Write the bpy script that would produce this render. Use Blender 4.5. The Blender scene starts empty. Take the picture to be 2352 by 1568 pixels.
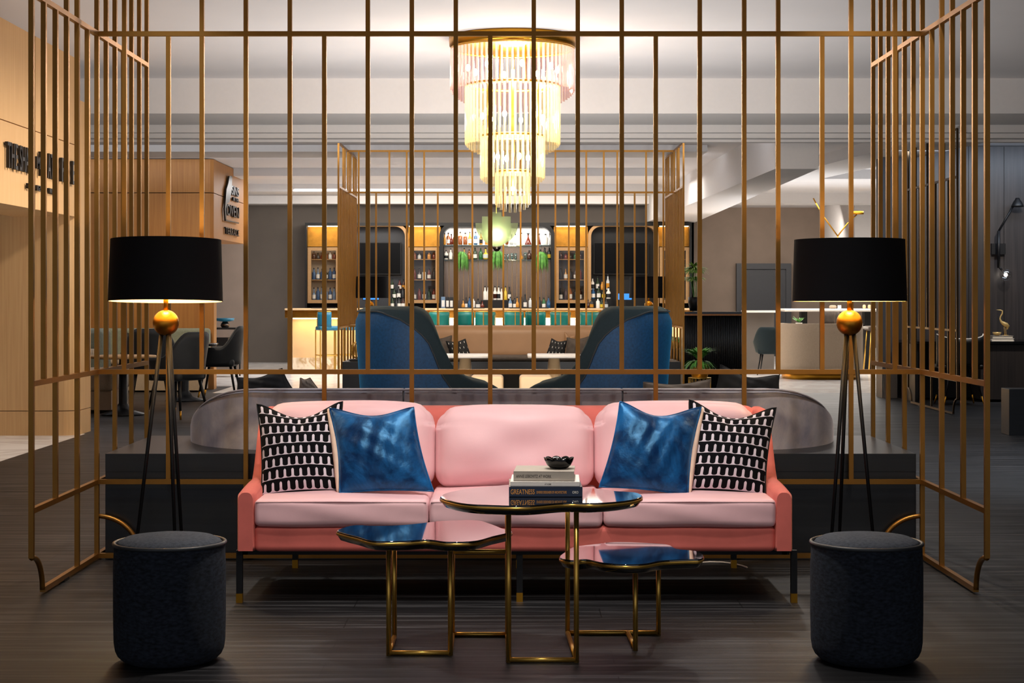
import bpy, bmesh, math, random
from math import sin, cos, pi, radians as R, sqrt, hypot
from mathutils import Vector, Matrix
random.seed(7)
sc = bpy.context.scene
C = sc.collection
H = 1.2; F = 4000.0; HY = 680.0

def X(px, Z): return (px - 1176.0) / F * Z
def E(py, Z): return H - (py - HY) / F * Z
def P(px, py, Z): return Vector((X(px, Z), Z, E(py, Z)))
def floorZ(py): return H * F / (py - HY)

# ---------------------------------------------------------------- materials
def lin(c):
    if isinstance(c, str):
        c = [int(c[i:i + 2], 16) / 255 for i in (0, 2, 4)]
    return tuple((v / 12.92 if v <= .04045 else ((v + .055) / 1.055) ** 2.4) for v in c)

def new_mat(name):
    m = bpy.data.materials.new(name); m.use_nodes = True
    nt = m.node_tree
    return m, nt, nt.nodes['Principled BSDF']

def mat(name, col, rough=.5, metal=0, var=.12, scale=30, bump=0, bscale=200, stretch=(1, 1, 1), sheen=0, sheen_col=None,
        emit=0, trans=0, ior=1.45, coat=0, spec=.5, alpha=1):
    m, nt, b = new_mat(name)
    c = lin(col)
    N = nt.nodes; L = nt.links
    b.inputs['Roughness'].default_value = rough
    b.inputs['Metallic'].default_value = metal
    b.inputs['Specular IOR Level'].default_value = spec
    b.inputs['IOR'].default_value = ior
    b.inputs['Transmission Weight'].default_value = trans
    b.inputs['Coat Weight'].default_value = coat
    b.inputs['Coat Roughness'].default_value = .05
    b.inputs['Alpha'].default_value = alpha
    if sheen:
        b.inputs['Sheen Weight'].default_value = sheen
        b.inputs['Sheen Roughness'].default_value = .4
        b.inputs['Sheen Tint'].default_value = (*(lin(sheen_col) if sheen_col else c), 1)
    tc = N.new('ShaderNodeTexCoord'); mp = N.new('ShaderNodeMapping')
    mp.inputs['Scale'].default_value = stretch
    L.new(tc.outputs['Object'], mp.inputs['Vector'])
    if var:
        n = N.new('ShaderNodeTexNoise'); n.inputs['Scale'].default_value = scale; n.inputs['Detail'].default_value = 5
        L.new(mp.outputs['Vector'], n.inputs['Vector'])
        r = N.new('ShaderNodeValToRGB')
        r.color_ramp.elements[0].position = .25; r.color_ramp.elements[1].position = .75
        r.color_ramp.elements[0].color = (*[max(0, v * (1 - var * 1.6)) for v in c], 1)
        r.color_ramp.elements[1].color = (*[min(1, v * (1 + var * 1.6)) for v in c], 1)
        L.new(n.outputs['Fac'], r.inputs['Fac']); L.new(r.outputs['Color'], b.inputs['Base Color'])
    else:
        b.inputs['Base Color'].default_value = (*c, 1)
    if bump:
        n2 = N.new('ShaderNodeTexNoise'); n2.inputs['Scale'].default_value = bscale; n2.inputs['Detail'].default_value = 3
        L.new(mp.outputs['Vector'], n2.inputs['Vector'])
        bp = N.new('ShaderNodeBump'); bp.inputs['Strength'].default_value = bump; bp.inputs['Distance'].default_value = .01
        L.new(n2.outputs['Fac'], bp.inputs['Height']); L.new(bp.outputs['Normal'], b.inputs['Normal'])
    if emit:
        b.inputs['Emission Color'].default_value = (*c, 1); b.inputs['Emission Strength'].default_value = emit
    return m

def emis(name, col, s):
    return mat(name, col, rough=.4, var=0, emit=s)

def velvet_mat(name, dark, light, sheen=.6, scale=6, rough=.55, lo=.42, hi=.68, bump=.25, tint=None, spec=None):
    """crushed velvet: the nap lies in brushed patches of two tones"""
    m, nt, b = new_mat(name); N = nt.nodes; L = nt.links
    tc = N.new('ShaderNodeTexCoord')
    n = N.new('ShaderNodeTexNoise'); n.inputs['Scale'].default_value = scale; n.inputs['Detail'].default_value = 8; n.inputs['Roughness'].default_value = .7
    n.inputs['Distortion'].default_value = .6
    L.new(tc.outputs['Object'], n.inputs['Vector'])
    r = N.new('ShaderNodeValToRGB'); r.color_ramp.elements[0].position = lo; r.color_ramp.elements[1].position = hi
    r.color_ramp.elements[0].color = (*lin(dark), 1); r.color_ramp.elements[1].color = (*lin(light), 1)
    L.new(n.outputs['Fac'], r.inputs['Fac']); L.new(r.outputs['Color'], b.inputs['Base Color'])
    b.inputs['Roughness'].default_value = rough
    if spec: b.inputs['Specular IOR Level'].default_value = 1; b.inputs['Specular Tint'].default_value = (*spec, 1)
    b.inputs['Sheen Weight'].default_value = sheen; b.inputs['Sheen Roughness'].default_value = .35
    b.inputs['Sheen Tint'].default_value = (*lin(tint or light), 1)
    n2 = N.new('ShaderNodeTexNoise'); n2.inputs['Scale'].default_value = scale * 2.2; n2.inputs['Detail'].default_value = 4
    L.new(tc.outputs['Object'], n2.inputs['Vector'])
    bp = N.new('ShaderNodeBump'); bp.inputs['Strength'].default_value = bump; bp.inputs['Distance'].default_value = .03
    L.new(n2.outputs['Fac'], bp.inputs['Height']); L.new(bp.outputs['Normal'], b.inputs['Normal'])
    return m

def math_node(nt, op, a, b=None, c=None):
    n = nt.nodes.new('ShaderNodeMath'); n.operation = op
    for i, v in enumerate((a, b, c)):
        if v is None: continue
        if isinstance(v, (int, float)): n.inputs[i].default_value = v
        else: nt.links.new(v, n.inputs[i])
    return n.outputs[0]

def pattern_mat(name, dark, light, nu, nv):
    """rows of pale rounded stems rising from a thin pale line on black"""
    m, nt, b = new_mat(name); N = nt.nodes; L = nt.links
    uv = N.new('ShaderNodeTexCoord'); sp = N.new('ShaderNodeSeparateXYZ'); L.new(uv.outputs['UV'], sp.inputs[0])
    M = lambda *a: math_node(nt, *a)
    v = M('MULTIPLY', sp.outputs['Y'], nv)
    row = M('FLOOR', v); vv = M('FRACT', v)
    u = M('ADD', M('MULTIPLY', sp.outputs['X'], nu), M('MULTIPLY', row, .42))
    uu = M('ABSOLUTE', M('SUBTRACT', M('FRACT', u), .5))
    fl = M('MINIMUM', M('MAXIMUM', M('DIVIDE', M('SUBTRACT', .29, vv), .15), 0), 1)
    hw = M('SUBTRACT', .505, M('MULTIPLY', M('SQRT', M('SUBTRACT', 1, M('MULTIPLY', fl, fl))), .345))
    a = M('LESS_THAN', uu, hw)
    top = M('SUBTRACT', .86, M('MULTIPLY', M('MULTIPLY', uu, uu), 5))
    top = M('MAXIMUM', top, .3)
    f = M('MULTIPLY', M('MULTIPLY', a, M('GREATER_THAN', vv, .1)), M('LESS_THAN', vv, top))
    mx = N.new('ShaderNodeMix'); mx.data_type = 'RGBA'
    mx.inputs[6].default_value = (*lin(dark), 1); mx.inputs[7].default_value = (*lin(light), 1)
    L.new(f, mx.inputs[0]); L.new(mx.outputs[2], b.inputs['Base Color'])
    b.inputs['Roughness'].default_value = .85; b.inputs['Specular IOR Level'].default_value = .15
    return m

def dots_mat(name, dark, light, nu, nv, w=.06, h=.16):
    m, nt, b = new_mat(name); N = nt.nodes; L = nt.links
    uv = N.new('ShaderNodeTexCoord'); sp = N.new('ShaderNodeSeparateXYZ'); L.new(uv.outputs['UV'], sp.inputs[0])
    M = lambda *a: math_node(nt, *a)
    v = M('MULTIPLY', sp.outputs['Y'], nv); row = M('FLOOR', v); vv = M('ABSOLUTE', M('SUBTRACT', M('FRACT', v), .5))
    u = M('ADD', M('MULTIPLY', sp.outputs['X'], nu), M('MULTIPLY', row, .5)); uu = M('ABSOLUTE', M('SUBTRACT', M('FRACT', u), .5))
    f = M('MULTIPLY', M('LESS_THAN', uu, w), M('LESS_THAN', vv, h))
    mx = N.new('ShaderNodeMix'); mx.data_type = 'RGBA'
    mx.inputs[6].default_value = (*lin(dark), 1); mx.inputs[7].default_value = (*lin(light), 1)
    L.new(f, mx.inputs[0]); L.new(mx.outputs[2], b.inputs['Base Color'])
    b.inputs['Roughness'].default_value = .8
    return m

def plank_mat(name):
    """dark streaked planks running left to right"""
    m, nt, b = new_mat(name); N = nt.nodes; L = nt.links
    tc = N.new('ShaderNodeTexCoord')
    mp = N.new('ShaderNodeMapping'); mp.inputs['Scale'].default_value = (.8, 17, 1); L.new(tc.outputs['Object'], mp.inputs['Vector'])
    n = N.new('ShaderNodeTexNoise'); n.inputs['Scale'].default_value = 1.5; n.inputs['Detail'].default_value = 6; n.inputs['Roughness'].default_value = .6
    L.new(mp.outputs['Vector'], n.inputs['Vector'])
    r = N.new('ShaderNodeValToRGB'); e = r.color_ramp.elements
    e[0].position = .36; e[0].color = (*lin('0B0B0D'), 1); e[1].position = .68; e[1].color = (*lin('434345'), 1)
    k = e.new(.5); k.color = (*lin('18181A'), 1)
    L.new(n.outputs['Fac'], r.inputs['Fac'])
    br = N.new('ShaderNodeTexBrick'); br.inputs['Scale'].default_value = 1
    br.inputs['Color1'].default_value = (.8, .8, .8, 1); br.inputs['Color2'].default_value = (1.15, 1.12, 1.1, 1); br.inputs['Mortar'].default_value = (.25, .25, .25, 1)
    br.inputs['Mortar Size'].default_value = .0022; br.inputs['Brick Width'].default_value = 1.5; br.inputs['Row Height'].default_value = .2
    br.offset = .37
    L.new(tc.outputs['Object'], br.inputs['Vector'])
    mx = N.new('ShaderNodeMix'); mx.data_type = 'RGBA'; mx.blend_type = 'MULTIPLY'; mx.inputs[0].default_value = 1
    L.new(r.outputs['Color'], mx.inputs[6]); L.new(br.outputs['Color'], mx.inputs[7]); L.new(mx.outputs[2], b.inputs['Base Color'])
    rr = N.new('ShaderNodeMapRange'); rr.inputs[3].default_value = .6; rr.inputs[4].default_value = .34; b.inputs['Specular IOR Level'].default_value = .3
    L.new(n.outputs['Fac'], rr.inputs[0]); L.new(rr.outputs[0], b.inputs['Roughness'])
    bp = N.new('ShaderNodeBump'); bp.inputs['Strength'].default_value = .22; bp.inputs['Distance'].default_value = .01
    L.new(n.outputs['Fac'], bp.inputs['Height']); L.new(bp.outputs['Normal'], b.inputs['Normal'])
    return m

def marble_mat(name, base, vein, rough=.2, sc_=1.2):
    m, nt, b = new_mat(name); N = nt.nodes; L = nt.links
    tc = N.new('ShaderNodeTexCoord')
    n = N.new('ShaderNodeTexNoise'); n.inputs['Scale'].default_value = sc_; n.inputs['Detail'].default_value = 9; n.inputs['Distortion'].default_value = 1.5
    L.new(tc.outputs['Object'], n.inputs['Vector'])
    r = N.new('ShaderNodeValToRGB'); e = r.color_ramp.elements
    e[0].position = .4; e[0].color = (*lin(base), 1); e[1].position = .62; e[1].color = (*lin(base), 1)
    k = e.new(.5); k.color = (*lin(vein), 1)
    L.new(n.outputs['Fac'], r.inputs['Fac']); L.new(r.outputs['Color'], b.inputs['Base Color'])
    b.inputs['Roughness'].default_value = rough
    return m

def glass_tube_mat(name, tint, tl=.2):
    m, nt, b = new_mat(name); N = nt.nodes; L = nt.links
    N.remove(b); out = [x for x in N if x.type == 'OUTPUT_MATERIAL'][0]
    t = N.new('ShaderNodeBsdfTransparent'); t.inputs[0].default_value = (*lin(tint), 1)
    g = N.new('ShaderNodeBsdfGlossy'); g.inputs['Roughness'].default_value = .08
    tr = N.new('ShaderNodeBsdfTranslucent'); tr.inputs[0].default_value = (*lin(tint), 1)
    lw = N.new('ShaderNodeLayerWeight'); lw.inputs[0].default_value = .45
    a = N.new('ShaderNodeMixShader'); L.new(lw.outputs['Facing'], a.inputs[0]); L.new(t.outputs[0], a.inputs[1]); L.new(g.outputs[0], a.inputs[2])
    c = N.new('ShaderNodeMixShader'); c.inputs[0].default_value = tl; L.new(a.outputs[0], c.inputs[1]); L.new(tr.outputs[0], c.inputs[2])
    L.new(c.outputs[0], out.inputs[0])
    return m

def clear_glass_mat(name, tint=(.9, .95, .95), gloss=.08):
    m, nt, b = new_mat(name); N = nt.nodes; L = nt.links
    N.remove(b); out = [x for x in N if x.type == 'OUTPUT_MATERIAL'][0]
    t = N.new('ShaderNodeBsdfTransparent'); t.inputs[0].default_value = (*tint, 1)
    g = N.new('ShaderNodeBsdfGlossy'); g.inputs['Roughness'].default_value = .03
    a = N.new('ShaderNodeMixShader'); a.inputs[0].default_value = gloss; L.new(t.outputs[0], a.inputs[1]); L.new(g.outputs[0], a.inputs[2])
    L.new(a.outputs[0], out.inputs[0])
    return m

def wood_mat(name, a, b_, scale=2.0, vertical=True, rough=.45, spec=.4):
    m, nt, b = new_mat(name); N = nt.nodes; L = nt.links
    tc = N.new('ShaderNodeTexCoord'); mp = N.new('ShaderNodeMapping')
    mp.inputs['Scale'].default_value = (30, 30, .8) if vertical else (.8, 30, 30)
    L.new(tc.outputs['Object'], mp.inputs['Vector'])
    n = N.new('ShaderNodeTexNoise'); n.inputs['Scale'].default_value = scale; n.inputs['Detail'].default_value = 6
    L.new(mp.outputs['Vector'], n.inputs['Vector'])
    r = N.new('ShaderNodeValToRGB'); r.color_ramp.elements[0].position = .3; r.color_ramp.elements[1].position = .7
    r.color_ramp.elements[0].color = (*lin(a), 1); r.color_ramp.elements[1].color = (*lin(b_), 1)
    L.new(n.outputs['Fac'], r.inputs['Fac']); L.new(r.outputs['Color'], b.inputs['Base Color'])
    b.inputs['Roughness'].default_value = rough; b.inputs['Specular IOR Level'].default_value = spec
    return m

M = dict(
    brass=mat('brass_bar', '96692E', rough=.36, metal=.82, var=.06, scale=8),
    brass_bright=mat('polished_brass', 'DDAE52', rough=.3, metal=.85, var=.05, scale=8),
    brass_ball=mat('brushed_brass', 'C08A2C', rough=.36, metal=1, var=.06, scale=5),
    pale_gold=mat('pale_gold', 'D9B878', rough=.35, metal=.5, var=.06),
    bronze=mat('dark_bronze', '4A3A28', rough=.4, metal=.8, var=.05),
    black_metal=mat('black_metal', '101012', rough=.45, metal=0, var=.05, spec=.35),
    pink=mat('pink_leather', 'E4B6BA', rough=.5, var=.03, scale=5, bump=.03, bscale=300, sheen=.2),
    coral=mat('coral_velvet', 'CF675D', rough=.75, var=.06, scale=12, bump=.05, bscale=400, sheen=.5, sheen_col='F2A090'),
    pattern=pattern_mat('stem_pattern', '060509', 'D9CCD4', 10, 8),
    blue=velvet_mat('blue_crushed_velvet', '05204A', '1E6CAE', sheen=.6, scale=4.5, lo=.42, hi=.72, rough=.4, bump=.3, tint='3E9BE0', spec=(.22, .6, 1)),
    tan_back=mat('tan_cotton', 'E2C2AC', rough=.8, var=.05),
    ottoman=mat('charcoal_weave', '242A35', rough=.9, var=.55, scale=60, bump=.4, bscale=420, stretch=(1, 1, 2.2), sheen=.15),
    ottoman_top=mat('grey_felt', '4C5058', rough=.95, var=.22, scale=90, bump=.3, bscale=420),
    piping=mat('dark_leather_piping', '3A3C3E', rough=.35, var=.05, spec=.6),
    shade=mat('black_shade_cloth', '0D0D11', rough=.8, var=.08, scale=200, spec=.25),
    lining=mat('cream_shade_lining', 'F1CF92', rough=.5, var=0),
    tabletop=mat('black_lacquer', '08080A', rough=.03, var=0, coat=1, spec=1.0),
    plank=plank_mat('dark_plank_floor'),
    marble=marble_mat('pale_marble', 'E4E2E0', 'CFCAC6', rough=.22),
    marble_base=marble_mat('veined_marble', 'E8DCC8', 'B79A70', rough=.3, sc_=3),
    ceiling=mat('ceiling_paint', 'D2CFD0', rough=.9, var=.02, scale=1),
    ceil_trim=mat('ceiling_trim', 'D8D5D4', rough=.8, var=.01),
    greywall=mat('taupe_wall', '6A625B', rough=.85, var=.04, scale=3),
    brownwall=mat('warm_taupe_wall', '85766A', rough=.85, var=.05, scale=3),
    lightwood=wood_mat('pale_oak', 'C79B69', 'D4AB78', rough=.5),
    orangewood=wood_mat('amber_oak', '94622E', 'A57238', rough=.5),
    darkwood=wood_mat('dark_wenge', '2B2828', '3A3433', rough=.4),
    plinth=wood_mat('black_plinth', '101214', '18191C', vertical=False, rough=.35, spec=.5),
    greyvelvet=velvet_mat('grey_velvet', '6C6A78', 'A09898', sheen=.6, scale=3.5, lo=.3, hi=.7, bump=.05),
    blackvelvet=mat('black_velvet', '0C0C0E', rough=.9, var=.2, scale=40),
    brownvelvet=mat('mole_velvet', '4A4038', rough=.8, var=.15, scale=20, sheen=.5, sheen_col='8A7A6A'),
    chairblue=mat('peacock_velvet', '083C62', rough=.6, var=.2, scale=60, sheen=.9, sheen_col='2E8FC0', bump=.1),
    chairgreen=mat('dark_teal_cloth', '132429', rough=.8, var=.1, scale=60, sheen=.3, sheen_col='5A7A78'),
    beige=mat('beige_leather', '96714F', rough=.5, var=.06, scale=4, sheen=.2),
    cream=mat('cream_leather', 'D9B88C', rough=.5, var=.05, scale=4),
    white=mat('white_stone', 'EDE6DC', rough=.3, var=.03),
    dots=dots_mat('dash_pattern', '0C0A0A', 'E8E4DA', 5, 5),
    black=mat('black_lacquer_matt', '0B0B0C', rough=.5, var=.05),
    blackgloss=mat('black_gloss', '060607', rough=.12, var=0, spec=.6),
    goldpanel=mat('gold_leaf_panel', 'B8822F', rough=.4, metal=.7, var=.15, scale=9),
    goldframe=mat('champagne_frame', 'B08A5E', rough=.45, metal=.3, var=.05),
    mirror=mat('smoked_mirror', '80736A', rough=.24, metal=1, var=.05, scale=2),
    screen_off=mat('tv_glass', '050506', rough=.25, var=0, spec=.15),
    screen_blue=emis('blue_screen', '2F7FD6', .7),
    teal=mat('teal_leather', '12695F', rough=.4, var=.06, scale=10),
    tealblue=mat('blue_green_leather', '1D6C8A', rough=.4, var=.06),
    shelfglass=clear_glass_mat('shelf_glass', (.8, .9, .9), .15),
    cabglass=clear_glass_mat('cabinet_glass', (.93, .93, .92), .05),
    bulbglass=clear_glass_mat('bulb_glass', (.94, .94, .94), .28),
    tube_mauve=glass_tube_mat('mauve_glass', 'E6D6DC'),
    tube_clear=glass_tube_mat('pale_glass', 'FAF3DC'),
    bulb=emis('lit_bulb', 'FFE3B0', 25),
    panel_glass=glass_tube_mat('frosted_panel_glass', 'E8F0D0', .4),
    led=emis('led_strip', 'FFD9A0', 14),
    letter=mat('sign_black', '0E0F12', rough=.35, var=0),
    leaf=mat('leaf_green', '58983E', rough=.5, var=.3, scale=20),
    leaf_pale=mat('leaf_pale_green', '94B85C', rough=.5, var=.3, scale=20),
    soil=mat('potting_soil', '2A1E16', rough=.95, var=.3),
    darkgrey=mat('charcoal_paint', '3B3D42', rough=.5, var=.03),
    chairgrey=mat('grey_velvet_dining', '26282A', rough=.6, var=.12, scale=10, sheen=.45, sheen_col='8A9094'),
    greengrey=mat('sage_cloth', '7C8274', rough=.85, var=.08, scale=60),
    taupe_cloth=mat('oatmeal_boucle', 'A8957F', rough=.95, var=.12, scale=160, bump=.3, bscale=500),
    paper=mat('book_pages', 'E9E3D6', rough=.8, var=.04, scale=100, stretch=(1, 1, 30)),
    book_taupe=mat('taupe_cloth_cover', 'A99F93', rough=.7, var=.03),
    book_white=mat('white_cover', 'E6DFD6', rough=.6, var=.02),
    book_navy=mat('navy_cover', '1E2A40', rough=.4, var=.03),
    orange_ink=mat('orange_ink', 'E09A45', rough=.6, var=0),
    dark_ink=mat('dark_ink', '3A3430', rough=.6, var=0),
    fluted=mat('black_fluted_wood', '111112', rough=.4, var=.1),
)

# ---------------------------------------------------------------- mesh builder
class MB:
    def __init__(s): s.v = []; s.f = []; s.sm = []; s.uv = {}
    def add(s, vs, fs, smooth=False):
        o = len(s.v); s.v += [Vector(v) for v in vs]
        for f in fs: s.f.append(tuple(i + o for i in f)); s.sm.append(smooth)
        return s
    def box(s, x0, x1, y0, y1, z0, z1):
        vs = [(x0, y0, z0), (x1, y0, z0), (x1, y1, z0), (x0, y1, z0), (x0, y0, z1), (x1, y0, z1), (x1, y1, z1), (x0, y1, z1)]
        return s.add(vs, [(0, 3, 2, 1), (4, 5, 6, 7), (0, 1, 5, 4), (1, 2, 6, 5), (2, 3, 7, 6), (3, 0, 4, 7)])
    def bar(s, a, b, w, h=None, up=(0, 0, 1)):
        a = Vector(a); b = Vector(b); d = (b - a).normalized(); u = Vector(up)
        if abs(d.dot(u)) > .95: u = Vector((0, 1, 0))
        sx = d.cross(u).normalized() * w / 2; sy = d.cross(sx).normalized() * (h or w) / 2
        vs = [a + sx + sy, a - sx + sy, a - sx - sy, a + sx - sy, b + sx + sy, b - sx + sy, b - sx - sy, b + sx - sy]
        return s.add(vs, [(0, 1, 2, 3), (7, 6, 5, 4), (0, 4, 5, 1), (1, 5, 6, 2), (2, 6, 7, 3), (3, 7, 4, 0)])
    def tube(s, pts, r, n=10, closed=False):
        pts = [Vector(p) for p in pts]; m = len(pts); rs = r if isinstance(r, (list, tuple)) else [r] * m
        rings = []; ref = None
        for i, p in enumerate(pts):
            if closed: t = pts[(i + 1) % m] - pts[i - 1]
            else: t = pts[min(i + 1, m - 1)] - pts[max(i - 1, 0)]
            t.normalize()
            if ref is None: ref = Vector((0, 0, 1)) if abs(t.z) < .9 else Vector((1, 0, 0))
            a = (ref - t * ref.dot(t)).normalized(); ref = a; b = t.cross(a)
            rings.append([p + a * cos(2 * pi * k / n) * rs[i] + b * sin(2 * pi * k / n) * rs[i] for k in range(n)])
        vs = [v for r_ in rings for v in r_]; fs = []
        for i in range(m if closed else m - 1):
            j = (i + 1) % m
            for k in range(n): fs.append((i * n + k, i * n + (k + 1) % n, j * n + (k + 1) % n, j * n + k))
        if not closed: fs += [tuple(range(n))[::-1], tuple(range((m - 1) * n, m * n))]
        return s.add(vs, fs, True)
    def lathe(s, prof, c=(0, 0, 0), n=32, cap=True, sx=1, sy=1):
        vs = []; fs = []; m = len(prof)
        for r, z in prof:
            for k in range(n): vs.append((c[0] + r * sx * cos(2 * pi * k / n), c[1] + r * sy * sin(2 * pi * k / n), c[2] + z))
        for i in range(m - 1):
            for k in range(n): fs.append((i * n + k, i * n + (k + 1) % n, (i + 1) * n + (k + 1) % n, (i + 1) * n + k))
        if cap:
            if prof[0][0] > 1e-4: fs.append(tuple(range(n))[::-1])
            if prof[-1][0] > 1e-4: fs.append(tuple(range((m - 1) * n, m * n)))
        return s.add(vs, fs, True)
    def sphere(s, c, r, n=24, sz=1):
        return s.lathe([(max(1e-5, r * sin(pi * i / (n // 2))), -r * sz * cos(pi * i / (n // 2))) for i in range(n // 2 + 1)], c, n, cap=False)
    def prism(s, poly, axis, a, b, smooth=False):
        """extrude a 2D polygon along axis ('x','y','z') from a to b"""
        def mk(p, t): return {'x': (t, p[0], p[1]), 'y': (p[0], t, p[1]), 'z': (p[0], p[1], t)}[axis]
        n = len(poly); vs = [mk(p, a) for p in poly] + [mk(p, b) for p in poly]
        fs = [tuple(range(n)), tuple(range(n, 2 * n))[::-1]]
        s.add(vs, fs)
        o = len(s.v) - 2 * n
        for i in range(n):
            j = (i + 1) % n
            s.f.append((o + i, o + n + i, o + n + j, o + j)); s.sm.append(smooth)
        return s
    def soft(s, c, size, r=.03, n=14, bx=0, by=0, bz=0, fn=None, rot=None):
        hx, hy, hz = [v / 2 for v in size]; r = min(r, hx * .98, hy * .98, hz * .98)
        def spaced(h):
            t = [-1 + 2 * i / n for i in range(n + 1)]
            e = r / h
            k = [-1, -1 + e * .12, -1 + e * .35, -1 + e * .65, -1 + e]
            mid = [(-1 + e) + (2 - 2 * e) * i / (n - 4) for i in range(1, n - 4)]
            return k + mid + [-q for q in k[::-1]]
        bm = bmesh.new(); vmap = {}
        sx, sy, sz = spaced(hx), spaced(hy), spaced(hz)
        def vert(a, b, c_):
            key = (round(a, 6), round(b, 6), round(c_, 6))
            if key in vmap: return vmap[key]
            p = Vector((a * hx, b * hy, c_ * hz))
            q = Vector((max(-hx + r, min(hx - r, p.x)), max(-hy + r, min(hy - r, p.y)), max(-hz + r, min(hz - r, p.z))))
            d = p - q
            if d.length > 1e-9: p = q + d.normalized() * r
            p.x += math.copysign(bx, a) * (1 - b * b) * (1 - c_ * c_) * (abs(a) > .5)
            p.y += math.copysign(by, b) * (1 - a * a) * (1 - c_ * c_) * (abs(b) > .5)
            p.z += math.copysign(bz, c_) * (1 - a * a) * (1 - b * b) * (abs(c_) > .5)
            if fn: p = fn(p, a, b, c_)
            if rot: p = rot @ p
            vmap[key] = len(vmap); vs.append(p + Vector(c)); return vmap[key]
        vs = []; fs = []
        def side(A, B, mk, flip):
            for i in range(len(A) - 1):
                for j in range(len(B) - 1):
                    f = [vert(*mk(A[i], B[j])), vert(*mk(A[i + 1], B[j])), vert(*mk(A[i + 1], B[j + 1])), vert(*mk(A[i], B[j + 1]))]
                    fs.append(tuple(f[::-1] if flip else f))
        side(sx, sy, lambda a, b: (a, b, 1), False); side(sx, sy, lambda a, b: (a, b, -1), True)
        side(sx, sz, lambda a, b: (a, -1, b), False); side(sx, sz, lambda a, b: (a, 1, b), True)
        side(sy, sz, lambda a, b: (1, a, b), False); side(sy, sz, lambda a, b: (-1, a, b), True)
        bm.free()
        return s.add(vs, fs, True)
    def grid(s, fn, nu, nv, uv=True, flip=False):
        o = len(s.v)
        for i in range(nu + 1):
            for j in range(nv + 1):
                s.v.append(Vector(fn(i / nu, j / nv)))
                if uv: s.uv[o + i * (nv + 1) + j] = (i / nu, j / nv)
        for i in range(nu):
            for j in range(nv):
                a = o + i * (nv + 1) + j; f = (a, a + nv + 1, a + nv + 2, a + 1)
                s.f.append(f[::-1] if flip else f); s.sm.append(True)
        return s
    def build(s, name, m, parent=None, world=True, solid=0, sub=0, bevel=0):
        me = bpy.data.meshes.new(name)
        off = Vector((0, 0, 0))
        if parent is not None and world:
            q = parent
            while q is not None: off += q.location; q = q.parent
        o = bpy.data.objects.new(name, me); C.objects.link(o)
        base = Vector((0, 0, 0))
        if parent is None and s.v:
            xs = [v.x for v in s.v]; ys = [v.y for v in s.v]; zs = [v.z for v in s.v]
            base = Vector(((min(xs) + max(xs)) / 2, (min(ys) + max(ys)) / 2, min(zs)))
            o.location = base
        me.from_pydata([tuple(v - off - base) for v in s.v], [], s.f)
        me.polygons.foreach_set('use_smooth', s.sm)
        if s.uv:
            ul = me.uv_layers.new(name='UVMap')
            for lp in me.loops:
                ul.data[lp.index].uv = s.uv.get(lp.vertex_index, (0, 0))
        me.materials.append(M[m] if isinstance(m, str) else m)
        me.update()
        if parent is not None: o.parent = parent
        if bevel:
            b = o.modifiers.new('edge', 'BEVEL'); b.width = bevel; b.segments = 2; b.limit_method = 'ANGLE'
        if solid:
            k = o.modifiers.new('solid', 'SOLIDIFY'); k.thickness = solid; k.offset = 0
        if sub:
            k = o.modifiers.new('sub', 'SUBSURF'); k.levels = sub; k.render_levels = sub
        return o

LAB = set()
def tag(o, label, cat, group=None, kind=None):
    o['label'] = label; o['category'] = cat
    if group: o['group'] = group
    if kind: o['kind'] = kind
    if label in LAB: print('DUP LABEL', label)
    LAB.add(label)
    return o
def thing(name, label, cat, loc=(0, 0, 0), rz=0, group=None):
    o = bpy.data.objects.new(name, None); C.objects.link(o); o.empty_display_size = .1
    o.location = loc; o.rotation_euler = (0, 0, rz)
    return tag(o, label, cat, group)
def one(mb, name, m, label, cat, group=None, kind=None, **k):
    return tag(mb.build(name, m, **k), label, cat, group, kind)
def structure(name, mb, m, **k):
    o = mb.build(name, m, **k); o['kind'] = 'structure'; return o
def copy_tree(root, loc, label, rz=None, group=None, cat=None):
    r = root.copy(); C.objects.link(r); r.location = loc
    if rz is not None: r.rotation_euler = (0, 0, rz)
    tag(r, label, cat or root['category'], group or root.get('group'))
    for ch in root.children:
        c = ch.copy(); C.objects.link(c); c.parent = r
        for g in ch.children:
            d = g.copy(); C.objects.link(d); d.parent = c
    return r
ORD = 'first second third fourth fifth sixth seventh eighth ninth tenth eleventh twelfth thirteenth fourteenth fifteenth sixteenth'.split()

def text(s, name, m, parent, loc, size, sx=1, rot=(pi / 2, 0, 0), ext=.004, align='LEFT'):
    cu = bpy.data.curves.new(name, 'FONT'); cu.body = s; cu.size = size; cu.extrude = ext; cu.align_x = align
    cu.offset = size * .006
    cu.materials.append(M[m])
    o = bpy.data.objects.new(name, cu); C.objects.link(o)
    off = Vector((0, 0, 0)); q = parent
    if q is not None: off = q.location.copy()
    dg = bpy.context.evaluated_depsgraph_get()
    me = bpy.data.meshes.new_from_object(o.evaluated_get(dg)); bpy.data.objects.remove(o); bpy.data.curves.remove(cu)
    me.materials.clear(); me.materials.append(M[m])
    o = bpy.data.objects.new(name, me); C.objects.link(o)
    o.parent = parent; o.location = Vector(loc) - off; o.rotation_euler = rot; o.scale = (sx, 1, 1)
    return o

# ---------------------------------------------------------------- camera
cam = bpy.data.cameras.new('camera'); co = bpy.data.objects.new('camera', cam); C.objects.link(co)
co.location = (0, 0, H); co.rotation_euler = (pi / 2, 0, 0)
cam.sensor_width = 36; cam.lens = F / 2352 * 36; cam.shift_y = -(784 - HY) / 2352
cam.clip_start = .1; cam.clip_end = 200
sc.camera = co

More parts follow.
